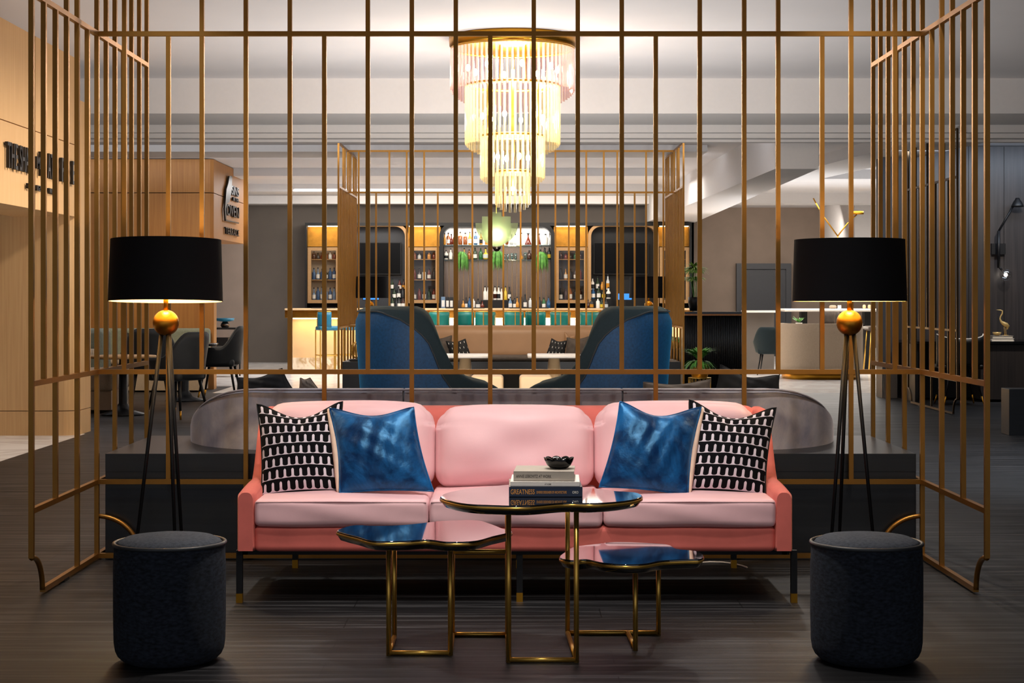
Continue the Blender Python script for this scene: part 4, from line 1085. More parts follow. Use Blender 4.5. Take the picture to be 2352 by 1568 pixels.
# boxes and small things on the counter
for lab, px, w, h, m_ in (('light blue paper napkin pack left on the back counter', 1018, 9, 27, '6E8AA8'), ('black and white menu box beside the blue napkin pack', 1028, 8, 26, '16181C'), ('second black menu box, right of the first one', 1037, 8, 26, '16181C')):
    zz = KZ - .3
    q = thing('box', lab, 'box', (X(px, zz), zz, cB))
    MB().box(X(px - w / 2, zz), X(px + w / 2, zz), zz - .03, zz + .03, cB, cB + h / F * zz).build('carton', gmat(m_, .5), q)
    MB().box(X(px - w / 2 + 1, zz), X(px + w / 2 - 1, zz), zz - .033, zz - .03, cB + .03, cB + h / F * zz * .7).build('white_label', gmat('E8E4DC', .6), q)
for lab, a, b in (('black rubber bar mat on the counter, left of centre', 1024, 1113), ('black rubber bar mat on the counter, right of centre', 1170, 1260), ('black rubber bar mat at the counter left end', 716, 772)):
    one(MB().box(X(a, BZ - .2), X(b, BZ - .2), BZ - .3, BZ - .1, ct + .03, ct + .045), 'bar_mat', 'black', lab, 'mat')

# foliage helper
def fronds(mb, c, n, L0, L1, droop, spread=1.0, w=.012, up=.3, seg=5):
    for i in range(n):
        a = random.uniform(0, 2 * pi); L_ = random.uniform(L0, L1); p = Vector(c); d = Vector((cos(a) * spread, sin(a) * spread, up + random.uniform(-.2, .4))).normalized()
        vs = []; side = d.cross(Vector((0, 0, 1))).normalized()
        for k in range(seg + 1):
            ww = w * (1 - (k / seg) ** 2 * .9) * (.5 + min(1, k)) ; vs += [p + side * ww, p - side * ww]
            p = p + d * L_ / seg; d = (d + Vector((0, 0, -droop / seg))).normalized()
        mb.add(vs, [(2 * k, 2 * k + 1, 2 * k + 3, 2 * k + 2) for k in range(seg)], True)
    return mb
# hanging plants in the niche
for lab, px, top, bot, w in (('trailing green plant hanging left in the bar niche', 1061, 582, 628, 8), ('trailing green plant hanging in the middle of the bar niche', 1142, 578, 632, 10), ('trailing green plant hanging right in the bar niche', 1244, 582, 640, 9)):
    zz = KZ - .16; q = thing('hanging_plant', lab, 'plant', (X(px, zz), zz, E(top + 8, zz)))
    MB().lathe([(.02, 0), (.05, .02), (.06, .06), (.055, .06), (.02, .02)], (X(px, zz), zz, E(top + 8, zz)), 16).build('pot', 'soil', q)
    mb = MB(); fronds(mb, (X(px, zz), zz, E(top + 1, zz)), 190, .16, .44, 9, spread=.42, w=.0045, up=.25, seg=8); mb.build('foliage', 'leaf', q)
    MB().bar((X(px, zz), zz, E(top + 8, zz) + .05), (X(px, zz), zz, E(521, zz)), .003).build('cord', 'black_metal', q)
# bar stools
stool0 = None
def make_stool(label, m_):
    r = thing('bar_stool', label, 'stool'); k = dict(world=False)
    MB().soft((0, 0, .70), (.32, .32, .07), .03).build('seat', m_, r, **k)
    def bk(u, v):
        a = R(-100 + 200 * u) - pi / 2; return (.145 * cos(a), .145 * sin(a), .715 + .235 * v)
    MB().grid(bk, 24, 4, uv=False).build('backrest', m_, r, solid=.03, **k)
    MB().tube([Vector(bk(i / 24, 1)) + Vector((0, 0, .008)) for i in range(25)], .009, 6).build('back_rail', 'brass_bright', r, **k)
    MB().box(-.008, .008, -.166, -.160, .715, .95).build('back_strap', 'brass_bright', r, **k)
    for sx_, sy_ in ((-1, -1), (1, -1), (-1, 1), (1, 1)):
        MB().box(sx_ * .155 - .008, sx_ * .155 + .008, sy_ * .15 - .008, sy_ * .15 + .008, 0, .68).build('leg', 'brass_bright', r, **k)
    MB().tube([(-.155, -.15, .28), (.155, -.15, .28), (.155, .15, .28), (-.155, .15, .28)], .008, 6, closed=True).build('footrest', 'brass_bright', r, **k)
    return r
s0 = make_stool('teal leather bar stool, leftmost of the row at the glowing bar', 'teal')
s0.location = (X(1009, 27.2), 27.2, 0)
for i, (px, rz) in enumerate([(1066, 180), (1115, -10), (1180, 8), (1230, 180), (1287, 0), (1354, 12)]):
    copy_tree(s0, (X(px, 27.2), 27.2, 0), f'teal leather bar stool, {ORD[i + 1]} from left in the row at the glowing bar', R(rz))
s1 = make_stool('blue green leather bar stool alone at the bar left end', 'tealblue'); s1.location = (X(752, 27.2), 27.2, 0); s1.rotation_euler = (0, 0, R(-70))
s2 = copy_tree(s1, (X(800, 27.4), 27.4, 0), 'blue green bar stool half hidden behind the far screen', R(-60))
# cafe chairs peeking above the beige banquette
for i, (px, lab) in enumerate(((1017, 'white rounded chair back peeking over the beige banquette, left'), (1066, 'white rounded chair back, second along behind the beige banquette'), (1221, 'white rounded chair back, third along behind the beige banquette'), (1263, 'white rounded chair back peeking over the beige banquette, right'))):
    zz = 23.5; q = thing('chair', lab, 'chair', (X(px, zz), zz, 0)); x = X(px, zz)
    def bk(u, v):
        a = R(-75 + 150 * u) - pi / 2; return (x + .13 * cos(a), zz + .13 * sin(a), .44 + (.36 * (1 - .35 * (2 * u - 1) ** 2)) * v)
    MB().grid(bk, 16, 6, uv=False).build('backrest', 'white', q, solid=.02)
    MB().soft((x, zz, .43), (.24, .24, .06), .025).build('seat', 'white', q)
    for sx_, sy_ in ((-1, -1), (1, -1), (-1, 1), (1, 1)): MB().tube([(x + sx_ * .08, zz + sy_ * .08, .41), (x + sx_ * .11, zz + sy_ * .11, 0)], .012, 6).build('leg', 'black_metal', q)
# frosted glass pendant
PZ = 17.5; pn = thing('pendant_lamp', 'pale frosted glass panel pendant hanging below the chandelier', 'lamp', (X(1140, PZ), PZ, E(579, PZ)))
def ushape(px, w, top, bot, Zp, name, m_):
    x0, x1 = X(px - w / 2, Zp), X(px + w / 2, Zp); r_ = (x1 - x0) / 2; zt, zb = E(top, Zp), E(bot, Zp)
    pts = [(x0, zt), (x1, zt)] + [(X(px, Zp) + r_ * cos(-k * pi / 16), zb + r_ + r_ * sin(-k * pi / 16)) for k in range(17)]
    MB().prism(pts, 'y', Zp - .004, Zp + .004).build(name, m_, pn)
ushape(1140, 66, 497, 566, PZ - .12, 'glass_panel', 'panel_glass'); ushape(1141, 98, 512, 563, PZ + .05, 'glass_panel', 'panel_glass'); ushape(1140, 24, 487, 563, PZ - .03, 'glass_panel', 'panel_glass')
MB().lathe([(.001, 0), (.022, .006), (.04, .03), (.046, .055), (.001, .055)], (X(1141, PZ), PZ - .03, E(578, PZ)), 20).build('metal_cup', 'mirror', pn)
MB().tube([(X(1140, PZ), PZ - .03, E(490, PZ)), (X(1140, PZ), PZ - .03, CE - .3)], .006, 6).build('rod', 'brass_bright', pn)

l = bpy.data.lights.new('pendant_light', 'POINT'); l.energy = 2.2; l.color = (1, .97, .84); l.shadow_soft_size = .03
lo = bpy.data.objects.new('pendant_light', l); C.objects.link(lo); lo.location = (X(1141, PZ), PZ - .08, E(540, PZ))

# ---------------------------------------------------------------- left signs
sg = thing('wall_sign', 'large black art deco letters on the pale oak fascia', 'sign', (-3.76, 13.7, 2.15))
def side_text(s, p0, p1, ytop, ybot, parent, Xp, m_='letter', name='letters'):
    Z0 = -Xp * F / (1176 - p0); Z1 = -Xp * F / (1176 - p1); z0 = E(ybot, Z0); z1 = E(ytop, Z0)
    o = text(s, name, m_, parent, (Xp + .012, Z0, z0), (z1 - z0) / .73, 1, rot=(pi / 2, 0, pi / 2), ext=.012)
    xs = [v.co.x for v in o.data.vertices]
    o.scale = ((Z1 - Z0) / (max(xs) - min(xs)), 1, 1)
    return o
for s, p0, p1, a, b in (('THE', 10.5, 34.5, 321, 383.5), ('SHAU', 38.5, 67, 330, 391), ('M', 78, 85, 357, 386), ('N', 86.5, 97, 344, 403), ('ATH', 104, 123, 348, 408), ('RI', 134.5, 149, 358, 415.5), ('E', 160, 166.5, 366, 422)):
    side_text(s, p0, p1, a, b, sg, -3.75)
for s, p0, p1, a, b in (('KI', 58.5, 66, 419.5, 432), ('IGSW', 78.5, 95, 424, 437), ('WNH', 107, 123, 431, 444)):
    side_text(s, p0, p1, a, b, sg, -3.75)
sg2 = thing('wall_sign', 'black terrace sign with a leaping figure on the amber oak fascia', 'sign', (-3.87, 24, 2.1))
for s, p0, p1, a, b in (('SINS', 528.5, 545, 424, 446), ('IN THE', 532, 545, 452, 460.5), ('OVEN', 517, 545.5, 466, 493), ('TERRACE', 514.5, 546, 520, 536)):
    side_text(s, p0, p1, a, b, sg2, -3.86)
def sp(px, py):
    Zp = 3.85 * F / (1176 - px); return Vector((-3.85, Zp, E(py, Zp)))
def blob(pxs, name):
    n = len(pxs); a = [sp(*p) for p in pxs]; vs = a + [v + Vector((.02, 0, 0)) for v in a]
    MB().add(vs, [tuple(range(n)), tuple(range(n, 2 * n))[::-1]] + [(i, (i + 1) % n, n + (i + 1) % n, n + i) for i in range(n)]).build(name, 'letter', sg2)
blob([(524, 404), (530, 404), (529.5, 424), (530, 432), (527.5, 445), (526, 457), (523.5, 464), (519, 467), (516, 480), (513.5, 478), (515.5, 455), (517, 435), (521, 422)], 'figure')
blob([(513, 478), (516, 478), (517, 506), (515, 506)], 'bracket'); blob([(515, 504), (546, 511), (546, 513.5), (515, 507)], 'bracket')

# ---------------------------------------------------------------- dining corner on the left
db = thing('banquette', 'sage cloth dining banquette along the amber oak wall', 'sofa', (-4.7, 22.2, 0))
MB().soft((-4.62, 22.33, .58), (1.5, .14, .42), .04).build('backrest', 'greengrey', db)
MB().soft((-4.62, 22.05, .40), (1.5, .56, .12), .04).build('seat', 'taupe_cloth', db)
MB().box(-5.35, -3.9, 21.82, 22.35, .02, .34).build('base', 'taupe_cloth', db)
db2 = thing('banquette', 'pale grey banquette end beside the oak column', 'sofa', (-4.6, 18.6, 0))
MB().soft((-4.75, 18.9, .60), (.7, .5, .5), .06).build('backrest', 'greengrey', db2)
MB().soft((-4.4, 18.3, .33), (.62, .9, .22), .06).build('seat', 'taupe_cloth', db2)
MB().box(-4.68, -4.12, 17.9, 18.7, .03, .23).build('base', 'taupe_cloth', db2)
pillow('cushion', 'dark cushion with thin geometric lines on the dining banquette', 'cushion', [(278, 762), (335, 764), (338, 815), (288, 815)], 0, dots_mat('line_pattern', '14170F', '6A6A4A', 3, 3, .04, .45), 'blackvelvet', 21.7, lean=.08, dip=.08, thick=.06)
pillow('cushion', 'tan cushion on the dining banquette beside the dark one', 'cushion', [(335, 762), (372, 765), (378, 815), (345, 818)], 0, 'cream', 'cream', 21.9, lean=.08, dip=.05, thick=.05)
def round_table(label, x, y, rad, zt, m_='blackgloss'):
    r = thing('dining_table', label, 'table', (x, y, 0)); k = dict(world=False)
    MB().lathe([(rad - .02, zt - .03), (rad, zt - .02), (rad, zt - .004), (rad - .005, zt), (.0005, zt)], n=40).build('tabletop', m_, r, **k)
    MB().lathe([(.22, 0), (.22, .015), (.09, .05), (.045, .12), (.04, zt - .03)], n=24).build('pedestal', 'black_metal', r, **k)
round_table('round black dining table beside the amber oak wall', X(425, 20), 20, .38, E(788, 20))
round_table('brown edged dining table near the oak column', X(283, 17.6), 17.6, .33, E(816, 17.6), 'lightwood')
def swoop_chair(label, x, y, face, m_='chairgrey', legm='black_metal', tip=True):
    r = thing('dining_chair', label, 'chair', (x, y, 0), face); k = dict(world=False)
    def sh(u, v):
        a = R(-120 + 240 * u) + pi
        s = abs(2 * u - 1)
        k = max(0, min(1, (s - .22) / .45)); h = .84 - .25 * k * k * (3 - 2 * k)
        z = .40 + (h - .40) * v; rr = .23 + .05 * v
        return (rr * cos(a), rr * 1.08 * sin(a), z)
    MB().grid(sh, 36, 8, uv=False).build('shell', m_, r, solid=.035, **k)
    MB().tube([Vector(sh(i / 36, 1)) for i in range(37)], .012, 6).build('piping', m_, r, **k)
    MB().soft((.02, 0, .42), (.44, .44, .1), .045).build('seat', m_, r, **k)
    for sx_, sy_ in ((-1, -1), (1, -1), (-1, 1), (1, 1)):
        a_, b_ = Vector((sx_ * .15, sy_ * .15, .38)), Vector((sx_ * .22, sy_ * .21, 0))
        m2 = a_ * .22 + b_ * .78
        lg = MB().tube([a_, m2], [.017, .012], 8).build('leg', legm, r, **k)
        if not tip: MB().tube([m2, b_], [.012, .0095], 8).build('leg_end', legm, lg, **k)
        if tip: MB().tube([m2, b_], [.0122, .0095], 8).build('brass_tip', 'brass_ball', lg, **k)
    return r
swoop_chair('grey velvet tub dining chair nearest the left floor lamp', X(408, 17.2), 17.2, R(150))
swoop_chair('grey velvet tub dining chair drawn up to the round black table', X(505, 20.6), 20.6, R(180))
swoop_chair('dark tub dining chair half hidden behind the left floor lamp', X(345, 19), 19, R(100))
cs = thing('console_table', 'slim black console table under the terrace sign', 'table', (X(520, 26), 26, 0))
x0, x1 = X(486, 26), X(548, 26); zt = E(752, 26)
MB().box(x0, x1, 25.8, 26.2, zt - .025, zt).build('tabletop', 'black', cs)
MB().box(x0 + .02, x1 - .15, 25.95, 26.18, .2, zt - .15).build('cabinet', 'black', cs)
for xx in (x0 + .01, x1 - .01):
    for yy in (25.81, 26.19): MB().box(xx - .01, xx + .01, yy - .01, yy + .01, 0, zt - .02).build('leg', 'black_metal', cs)
MB().box(x0, x1, 25.82, 26.18, .2, .22).build('shelf', 'black', cs)
bw = thing('bowl', 'dark blue footed bowl on the black console', 'bowl', (X(517, 26), 26, zt))
MB().lathe([(.05, .09), (.13, .10), (.14, .14), (.135, .14), (.12, .115), (.0005, .11)], (X(517, 26), 26, zt), 24).build('dish', 'tealblue', bw)
MB().lathe([(.05, 0), (.07, .03), (.06, .06), (.035, .09)], (X(517, 26), 26, zt), 20).build('foot', 'mirror', bw)
nk = thing('napkin_holder', 'small white ribbed holder on the brown edged table', 'holder', (X(216, 17.6), 17.6, E(816, 17.6)))
for i in range(5): MB().box(X(208 + i * 4, 17.6), X(210.4 + i * 4, 17.6), 17.55, 17.62, E(816, 17.6), E(801, 17.6)).build('fin', 'white', nk)
MB().box(X(207, 17.6), X(227, 17.6), 17.54, 17.63, E(816, 17.6) - .0, E(814.5, 17.6)).build('tray', 'white', nk)

# ---------------------------------------------------------------- right hand side
fz = 21.0
fl = thing('bar_counter', 'short black fluted counter with a copper edge beside the far screen', 'counter', (X(1640, fz), fz, 0))
x0, x1 = X(1572, fz), X(1705, fz); zt = E(716, fz)
mb = MB(); i = 0
while x0 + i * .022 < x1: mb.tube([(x0 + i * .022, fz, .03), (x0 + i * .022, fz, zt - .045)], .011, 8); i += 1
mb.box(x0, x1, fz, fz + .5, 0, zt - .045)
mb.build('fluted_front', 'fluted', fl)
MB().box(x0, x1 + .01, fz - .03, fz + .5, zt - .045, zt - .025).build('copper_edge', mat('copper', 'A8724A', rough=.3, metal=1, var=.1), fl)
MB().box(x0, x1 + .01, fz - .04, fz + .5, zt - .025, zt).build('worktop', 'blackgloss', fl)
def pot_plant(label, px, ybase, Zp, potm, pr, ph, fol, leafm, stemz=0, name='potted_plant'):
    z = E(ybase, Zp) if ybase > 5 else ybase; x = X(px, Zp)
    q = thing(name, label, 'plant', (x, Zp, z))
    MB().lathe([(pr * .75, 0), (pr, ph * .6), (pr, ph), (pr * .92, ph), (pr * .85, ph * .85), (.0005, ph * .85)], (x, Zp, z), 24).build('pot', potm, q)
    if stemz:
        mb = MB()
        for k in range(4): mb.tube([(x + .01 * k, Zp, z + ph * .8), (x + .02 * (k - 1.5), Zp + .01, z + ph + stemz * .5), (x + .035 * (k - 1.5), Zp, z + ph + stemz)], .004, 5)
        mb.build('stem', 'leaf', q)
    mb = MB()
    for (n, l0, l1, dr, sprd, w, up, dz) in fol: fronds(mb, (x, Zp, z + ph + dz), n, l0, l1, dr, sprd, w, up)
    mb.build('foliage', leafm, q)
pot_plant('feathery pale green plant in black pot on the fluted counter', 1594, 0 + E(714, 21.2), 21.2, 'black', .07, .17, [(130, .12, .22, 1.6, 1, .010, .5, .32), (110, .1, .2, 1.5, 1, .010, .6, .2), (60, .08, .16, 1.2, 1, .009, .9, .36)], 'leaf_pale', .35)
stnd = thing('plant_stand', 'gold wire plant stand before the fluted counter', 'stand', (X(1607, 18.8), 18.8, 0))
zs = E(866, 18.8)
mb = MB()
for k in range(18):
    a = 2 * pi * k / 18; mb.tube([(X(1607, 18.8) + .12 * cos(a), 18.8 + .12 * sin(a), 0), (X(1607, 18.8) + .12 * cos(a), 18.8 + .12 * sin(a), zs - .002)], .003, 5)
mb.build('wires', 'brass_bright', stnd)
MB().lathe([(.125, zs - .012), (.125, zs - .002), (.0005, zs - .002)], (X(1607, 18.8), 18.8, 0), 24).build('top_disc', 'brass_bright', stnd)
pot_plant('bushy green plant in a brass pot on the wire stand', 1607, zs, 18.8, 'brass_bright', .11, .14, [(130, .1, .24, 2.2, 1, .015, .6, .0), (110, .16, .27, 1.3, .9, .016, 1.3, .03)], 'leaf')
pot_plant('small green plant glimpsed between the chair and far screen', 1552, E(800, 21.8), 21.8, 'brass_bright', .08, .1, [(50, .1, .18, 1.8, 1, .014, .7, 0)], 'leaf')
one(MB().box(X(1535, 21.8), X(1570, 21.8), 21.7, 21.95, 0, E(800, 21.8) - .001), 'side_table', 'black', 'slim black block under the small plant behind the far screen', 'table')
one(MB().box(X(830, 19.4) - .12, X(830, 19.4) + .12, 19.25, 19.5, .482, .50), 'tray', 'black', 'flat dark tray on the far plinth left end', 'tray')
wb = thing('ornament', 'gold wire knot ornament left of the blue chair', 'ornament', (X(822, 19.4), 19.4, .50))
for k in range(5):
    a0 = k * .7; MB().tube([(X(822, 19.4) + .08 * cos(q * pi / 10) * cos(a0), 19.4 + .08 * cos(q * pi / 10) * sin(a0), .60 + .092 * sin(q * pi / 10)) for q in range(20)], .006, 6, closed=True).build('ring', 'brass_bright', wb)
# beige rounded booth on the right with brass base
bo = thing('booth_sofa', 'oatmeal rounded booth with a glowing brass base, on the right', 'sofa', (X(1885, 25.4), 25.4, 0))
cxb = X(1885, 25.4); wb_ = X(1975, 25) - X(1885, 25)
def booth(u, v):
    a = pi + pi * u; return (cxb + wb_ * math.copysign(abs(cos(a)) ** .55, cos(a)), 25.6 + .65 * math.copysign(abs(sin(a)) ** .7, sin(a)), .10 + (E(743, 25) - .10) * v)
MB().grid(booth, 40, 6, uv=False).build('backrest', 'taupe_cloth', bo, solid=.1)
MB().grid(lambda u, v: (cxb + (Vector(booth(u, 0)).x - cxb) * .93, 25.6 + (Vector(booth(u, 0)).y - 25.6) * .9, .0 + .10 * v), 40, 2, uv=False).build('brass_base', 'brass_ball', bo, solid=.03)
MB().soft((cxb, 25.75, .38), (wb_ * 1.8, .8, .16), .05).build('seat', 'taupe_cloth', bo)
ht = thing('high_table', 'long white topped high table behind the oatmeal booth', 'table', (X(1905, 28), 28, 0)); zt = E(709, 28)
MB().soft((X(1905, 28), 28, zt - .02), (X(2016, 28) - X(1795, 28), .7, .045), .02).build('tabletop', 'white', ht)
for px in (1845, 1990): MB().box(X(px - 7, 28), X(px + 7, 28), 27.9, 28.1, 0, zt - .04).build('pedestal', 'black', ht)
wc = thing('counter', 'white edged ledge counter beside the fluted counter', 'counter', (X(1747, 28), 28, 0)); zt = E(713, 28)
MB().box(X(1706, 28), X(1783, 28), 27.8, 28.2, zt - .03, zt).build('worktop', 'white', wc)
MB().box(X(1708, 28), X(1778, 28), 28.0, 28.18, 0, zt - .03).build('panel', 'greywall', wc)
swoop_chair('dark navy tub chair at the white edged ledge counter', X(1768, 26.6), 26.6, R(75), 'chairgreen', tip=False).scale = (.8, .8, .86)
for lab, px, rz in (('brown high chair with brass legs behind the oatmeal booth', 1893, 200), ('second high chair with brass legs at the white high table right end', 2020, 180)):
    q = thing('bar_chair', lab, 'chair', (X(px, 27.2), 27.2, 0), R(rz)); k = dict(world=False)
    MB().soft((0, 0, .70), (.42, .42, .07), .03).build('seat', 'brownvelvet', q, **k)
    MB().grid(lambda u, v: (.22 * cos(R(-70 + 140 * u) + pi), .22 * sin(R(-70 + 140 * u) + pi), .74 + .22 * v), 14, 3, uv=False).build('backrest', 'brownvelvet', q, solid=.03, **k)
    for sx_, sy_ in ((-1, -1), (1, -1), (-1, 1), (1, 1)): MB().tube([(sx_ * .16, sy_ * .16, .68), (sx_ * .21, sy_ * .21, 0)], .012, 6).build('leg', 'brass_bright', q, **k)
pot_plant('small spiky succulent peeking over the oatmeal booth, left', 1835, E(750, 26), 26.0, 'white', .05, .06, [(40, .08, .14, .3, 1, .008, .8, 0)], 'leaf', name='succulent')
one(MB().box(X(1820, 26), X(1990, 26), 25.85, 26.2, E(750, 26) - .03, E(750, 26) - .001).box(X(1900, 26), X(1915, 26), 25.95, 26.1, 0, E(750, 26) - .03), 'dining_table', 'white', 'low table inside the oatmeal booth carrying the succulent', 'table')
for i, (px, m_, w, h, lab) in enumerate(((1913, 'taupe_cloth', 18, 8, 'round woven ornament on the white high table'), (1928, 'white', 8, 8, 'white card stand on the high table, right of the woven ornament'), (1985, 'cream', 8, 9, 'pale jar on the high table, left one of two'), (1997, 'cream', 8, 9, 'pale jar on the high table, right one of two'))):
    zz = 27.9; zt2 = E(709, 28) + .003
    r_ = w / F * zz / 2; mb = MB()
    if i == 1: mb.box(X(px, zz) - r_, X(px, zz) + r_, zz - .01, zz + .01, zt2, zt2 + h / F * zz)
    else: mb.lathe([(r_ * .6, 0), (r_, h / F * zz * .4), (r_ * .8, h / F * zz * .9), (r_ * .5, h / F * zz)], (X(px, zz), zz, zt2), 16)
    one(mb, 'jar' if i > 1 else ('card_stand' if i == 1 else 'ornament'), m_, lab, 'jar' if i > 1 else 'ornament')
mi = thing('wall_mirror', 'round gold framed mirror on the far right wall', 'mirror', (X(1998, 34.8), 34.85, E(590, 34.8)))
xm, zm_ = X(1998, 34.9), E(555, 34.9); rm = 23 / F * 34.9
MB().tube([(xm + rm * cos(2 * pi * k / 40), 34.9, zm_ + rm * sin(2 * pi * k / 40)) for k in range(40)], .03, 8, closed=True).build('gold_frame', 'brass_ball', mi)
MB().prism([(xm + rm * cos(2 * pi * k / 40), zm_ + rm * sin(2 * pi * k / 40)) for k in range(40)], 'y', 34.9, 34.96).build('mirror_glass', 'darkgrey', mi)
pd = thing('pendant_lamp', 'gold branching rope pendant hanging above the oatmeal booth', 'lamp', (X(1924, 29), 29, E(560, 29)))
for name, pts in (('rope', [(1868, 455), (1890, 495), (1924, 542)]), ('rope', [(1924, 542), (1945, 515), (1968, 492)]), ('rope', [(1924, 542), (1925, 562)])):
    MB().tube([P(x, y, 29) for x, y in pts], .011, 8).build(name, 'brass_ball', pd)
MB().lathe([(.1, 0), (.1, .05), (.0005, .05)], tuple(P(1970, 492, 29)), 20).build('ceiling_plate', 'brass_ball', pd)
# wall desk
DZ = 20.0
dk = thing('desk', 'long black writing desk along the dark panelled wall', 'desk', (X(2230, DZ), DZ, 0)); zt = E(784, 19.7)
MB().box(X(2100, 19.7), X(2420, 19.7), 19.7, 20.58, zt - .03, zt).build('desktop', 'blackgloss', dk)
MB().box(X(2255, 19.7), X(2420, 19.7), 19.75, 20.55, .03, zt - .04).build('drawer_cabinet', 'darkwood', dk)
MB().box(X(2104, 19.7), X(2112, 19.7), 19.75, 20.55, 0, zt - .03).build('side_panel', 'black', dk)
MB().box(X(2112, 19.7), X(2255, 19.7), 20.3, 20.35, 0.02, zt - .03).build('modesty_panel', 'black', dk)
for lab, a, b, z0, h, m_, cov in (('wide white book under the crane figurine', 2272, 2324, 0, .028, 'book_white', 0), ('tan spined book on top of the white one on the desk', 2274, 2322, .0285, .03, 'book_taupe', 0)):
    zz = 20.05; q = thing('book', lab, 'book', (X((a + b) / 2, zz), zz, zt + z0))
    MB().box(X(a, zz), X(b, zz), zz - .1, zz + .1, zt + z0, zt + z0 + .004).box(X(a, zz), X(b, zz), zz - .1, zz + .1, zt + z0 + h - .004, zt + z0 + h).box(X(a, zz), X(a, zz) + .006, zz - .1, zz + .1, zt + z0, zt + z0 + h).build('cover', m_, q)
    MB().box(X(a, zz) + .006, X(b, zz) - .006, zz - .094, zz + .09, zt + z0 + .004, zt + z0 + h - .004).build('page_block', 'paper', q)
zc = zt + .059
cr = thing('crane_figurine', 'gold standing crane figurine on the desk books', 'figurine', (X(2308, 20.05), 20.05, zc))
cp = lambda x, y: P(x, y, 20.05)
sk = lambda pts, rs: MB().tube([cp(*p) for p in pts], rs, 12)
body = sk([(2288, 711), (2293, 711.5), (2298, 712), (2302, 714), (2302, 720), (2298, 727), (2297, 732), (2299, 738), (2305, 743), (2311, 746), (2315, 749), (2314, 755), (2312, 757)],
          [.001, .003, .006, .010, .009, .008, .009, .014, .024, .028, .020, .009, .002])
body.build('body', 'pale_gold', cr)
for a, b in ((2306, 2308), (2311, 2311)): MB().tube([cp(a, 748), cp(b - 1, 758), Vector((cp(b, 770).x, 20.05, zc))], .004, 6).build('leg', 'pale_gold', cr)
MB().lathe([(.035, 0), (.035, .006), (.0005, .006)], (X(2309, 20.05), 20.05, zc), 20).build('base', 'pale_gold', cr)
bwl = thing('bowl', 'small gold dish beside the crane figurine', 'bowl', (X(2288, 20.05), 20.05, zc))
MB().lathe([(.02, 0), (.045, .02), (.05, .04), (.046, .04), (.02, .01)], (X(2288, 20.05), 20.02, zc), 20).build('dish', 'pale_gold', bwl)
# desk chair
dc = thing('desk_chair', 'black shell chair with pale rim and brass tipped legs at the desk', 'chair', (X(2203, 19.3), 19.3, 0), R(90)); k = dict(world=False)
def dsh(u, v):
    a = R(-80 + 160 * u) + pi; return (.22 * cos(a), .26 * sin(a), .42 + (.36 - .05 * (1 - (2 * u - 1) ** 2)) * v)
MB().grid(dsh, 24, 6, uv=False).build('backrest', 'black', dc, solid=.02, **k)
MB().tube([dsh(i / 24, 1) for i in range(25)], .008, 6).build('pale_rim', 'white', dc, **k)
MB().soft((.05, 0, .42), (.44, .46, .05), .02).build('seat', 'black', dc, **k)
for sx_, sy_ in ((-1, -1), (1, -1), (-1, 1), (1, 1)):
    a_, b_ = Vector((sx_ * .13, sy_ * .13, .40)), Vector((sx_ * .22, sy_ * .22, 0)); m2 = a_ * .25 + b_ * .75
    lg = MB().tube([a_, m2], .008, 6).build('leg', 'black_metal', dc, **k); MB().tube([m2, b_], .0085, 6).build('brass_tip', 'brass_ball', lg, **k)
# wall lamp
wl = thing('wall_lamp', 'black two armed wall lamp with round glass bulb and cone shade', 'lamp', (X(2294, 20.55), 20.55, E(600, 20.5)))
wp = lambda x, y, z=20.45: P(x, y, z)
MB().box(X(2278, 20.55), X(2310, 20.55), 20.55, 20.6, E(584, 20.55), E(559, 20.55)).build('wall_plate', 'black_metal', wl)
MB().tube([wp(2294, 615), wp(2294, 530)], .018, 10).build('arm', 'black_metal', wl); MB().tube([wp(2294, 530), wp(2328, 472)], .012, 8).build('arm', 'black_metal', wl)
MB().tube([wp(2294, 612), wp(2303, 622)], .012, 8).build('arm', 'black_metal', wl)
MB().tube([wp(2294, 571), wp(2294, 571, 20.56)], .012, 8).build('bracket', 'black_metal', wl)
MB().lathe([(.022, .105), (.03, .085), (.05, .06), (.068, .02), (.072, 0), (.066, 0), (.045, .055), (.01, .09)], tuple(wp(2337, 475)), 24).build('cone_shade', 'black_metal', wl)
gb = MB().sphere(wp(2310, 631), .072, 24).build('bulb_globe', 'bulbglass', wl); MB().sphere(wp(2310, 631), .022, 12).build('filament', emis('filament', 'FFF0DC', 22), gb)
one(MB().box(X(2318, 15), X(2420, 15), 15, 15.25, 0, .40), 'plinth', 'plinth', 'black block at the right edge near the desk', 'plinth', bevel=.004)
# thin white cable on the floor
one(MB().tube([(X(px_, Zc), Zc, .004) for px_, Zc in ((1590, 7.80), (1630, 7.84), (1660, 7.83), (1685, 7.79), (1705, 7.73), (1716, 7.68))], .004, 6), 'power_cable', 'white', 'thin pale cable on the floor under the sofa', 'cable')

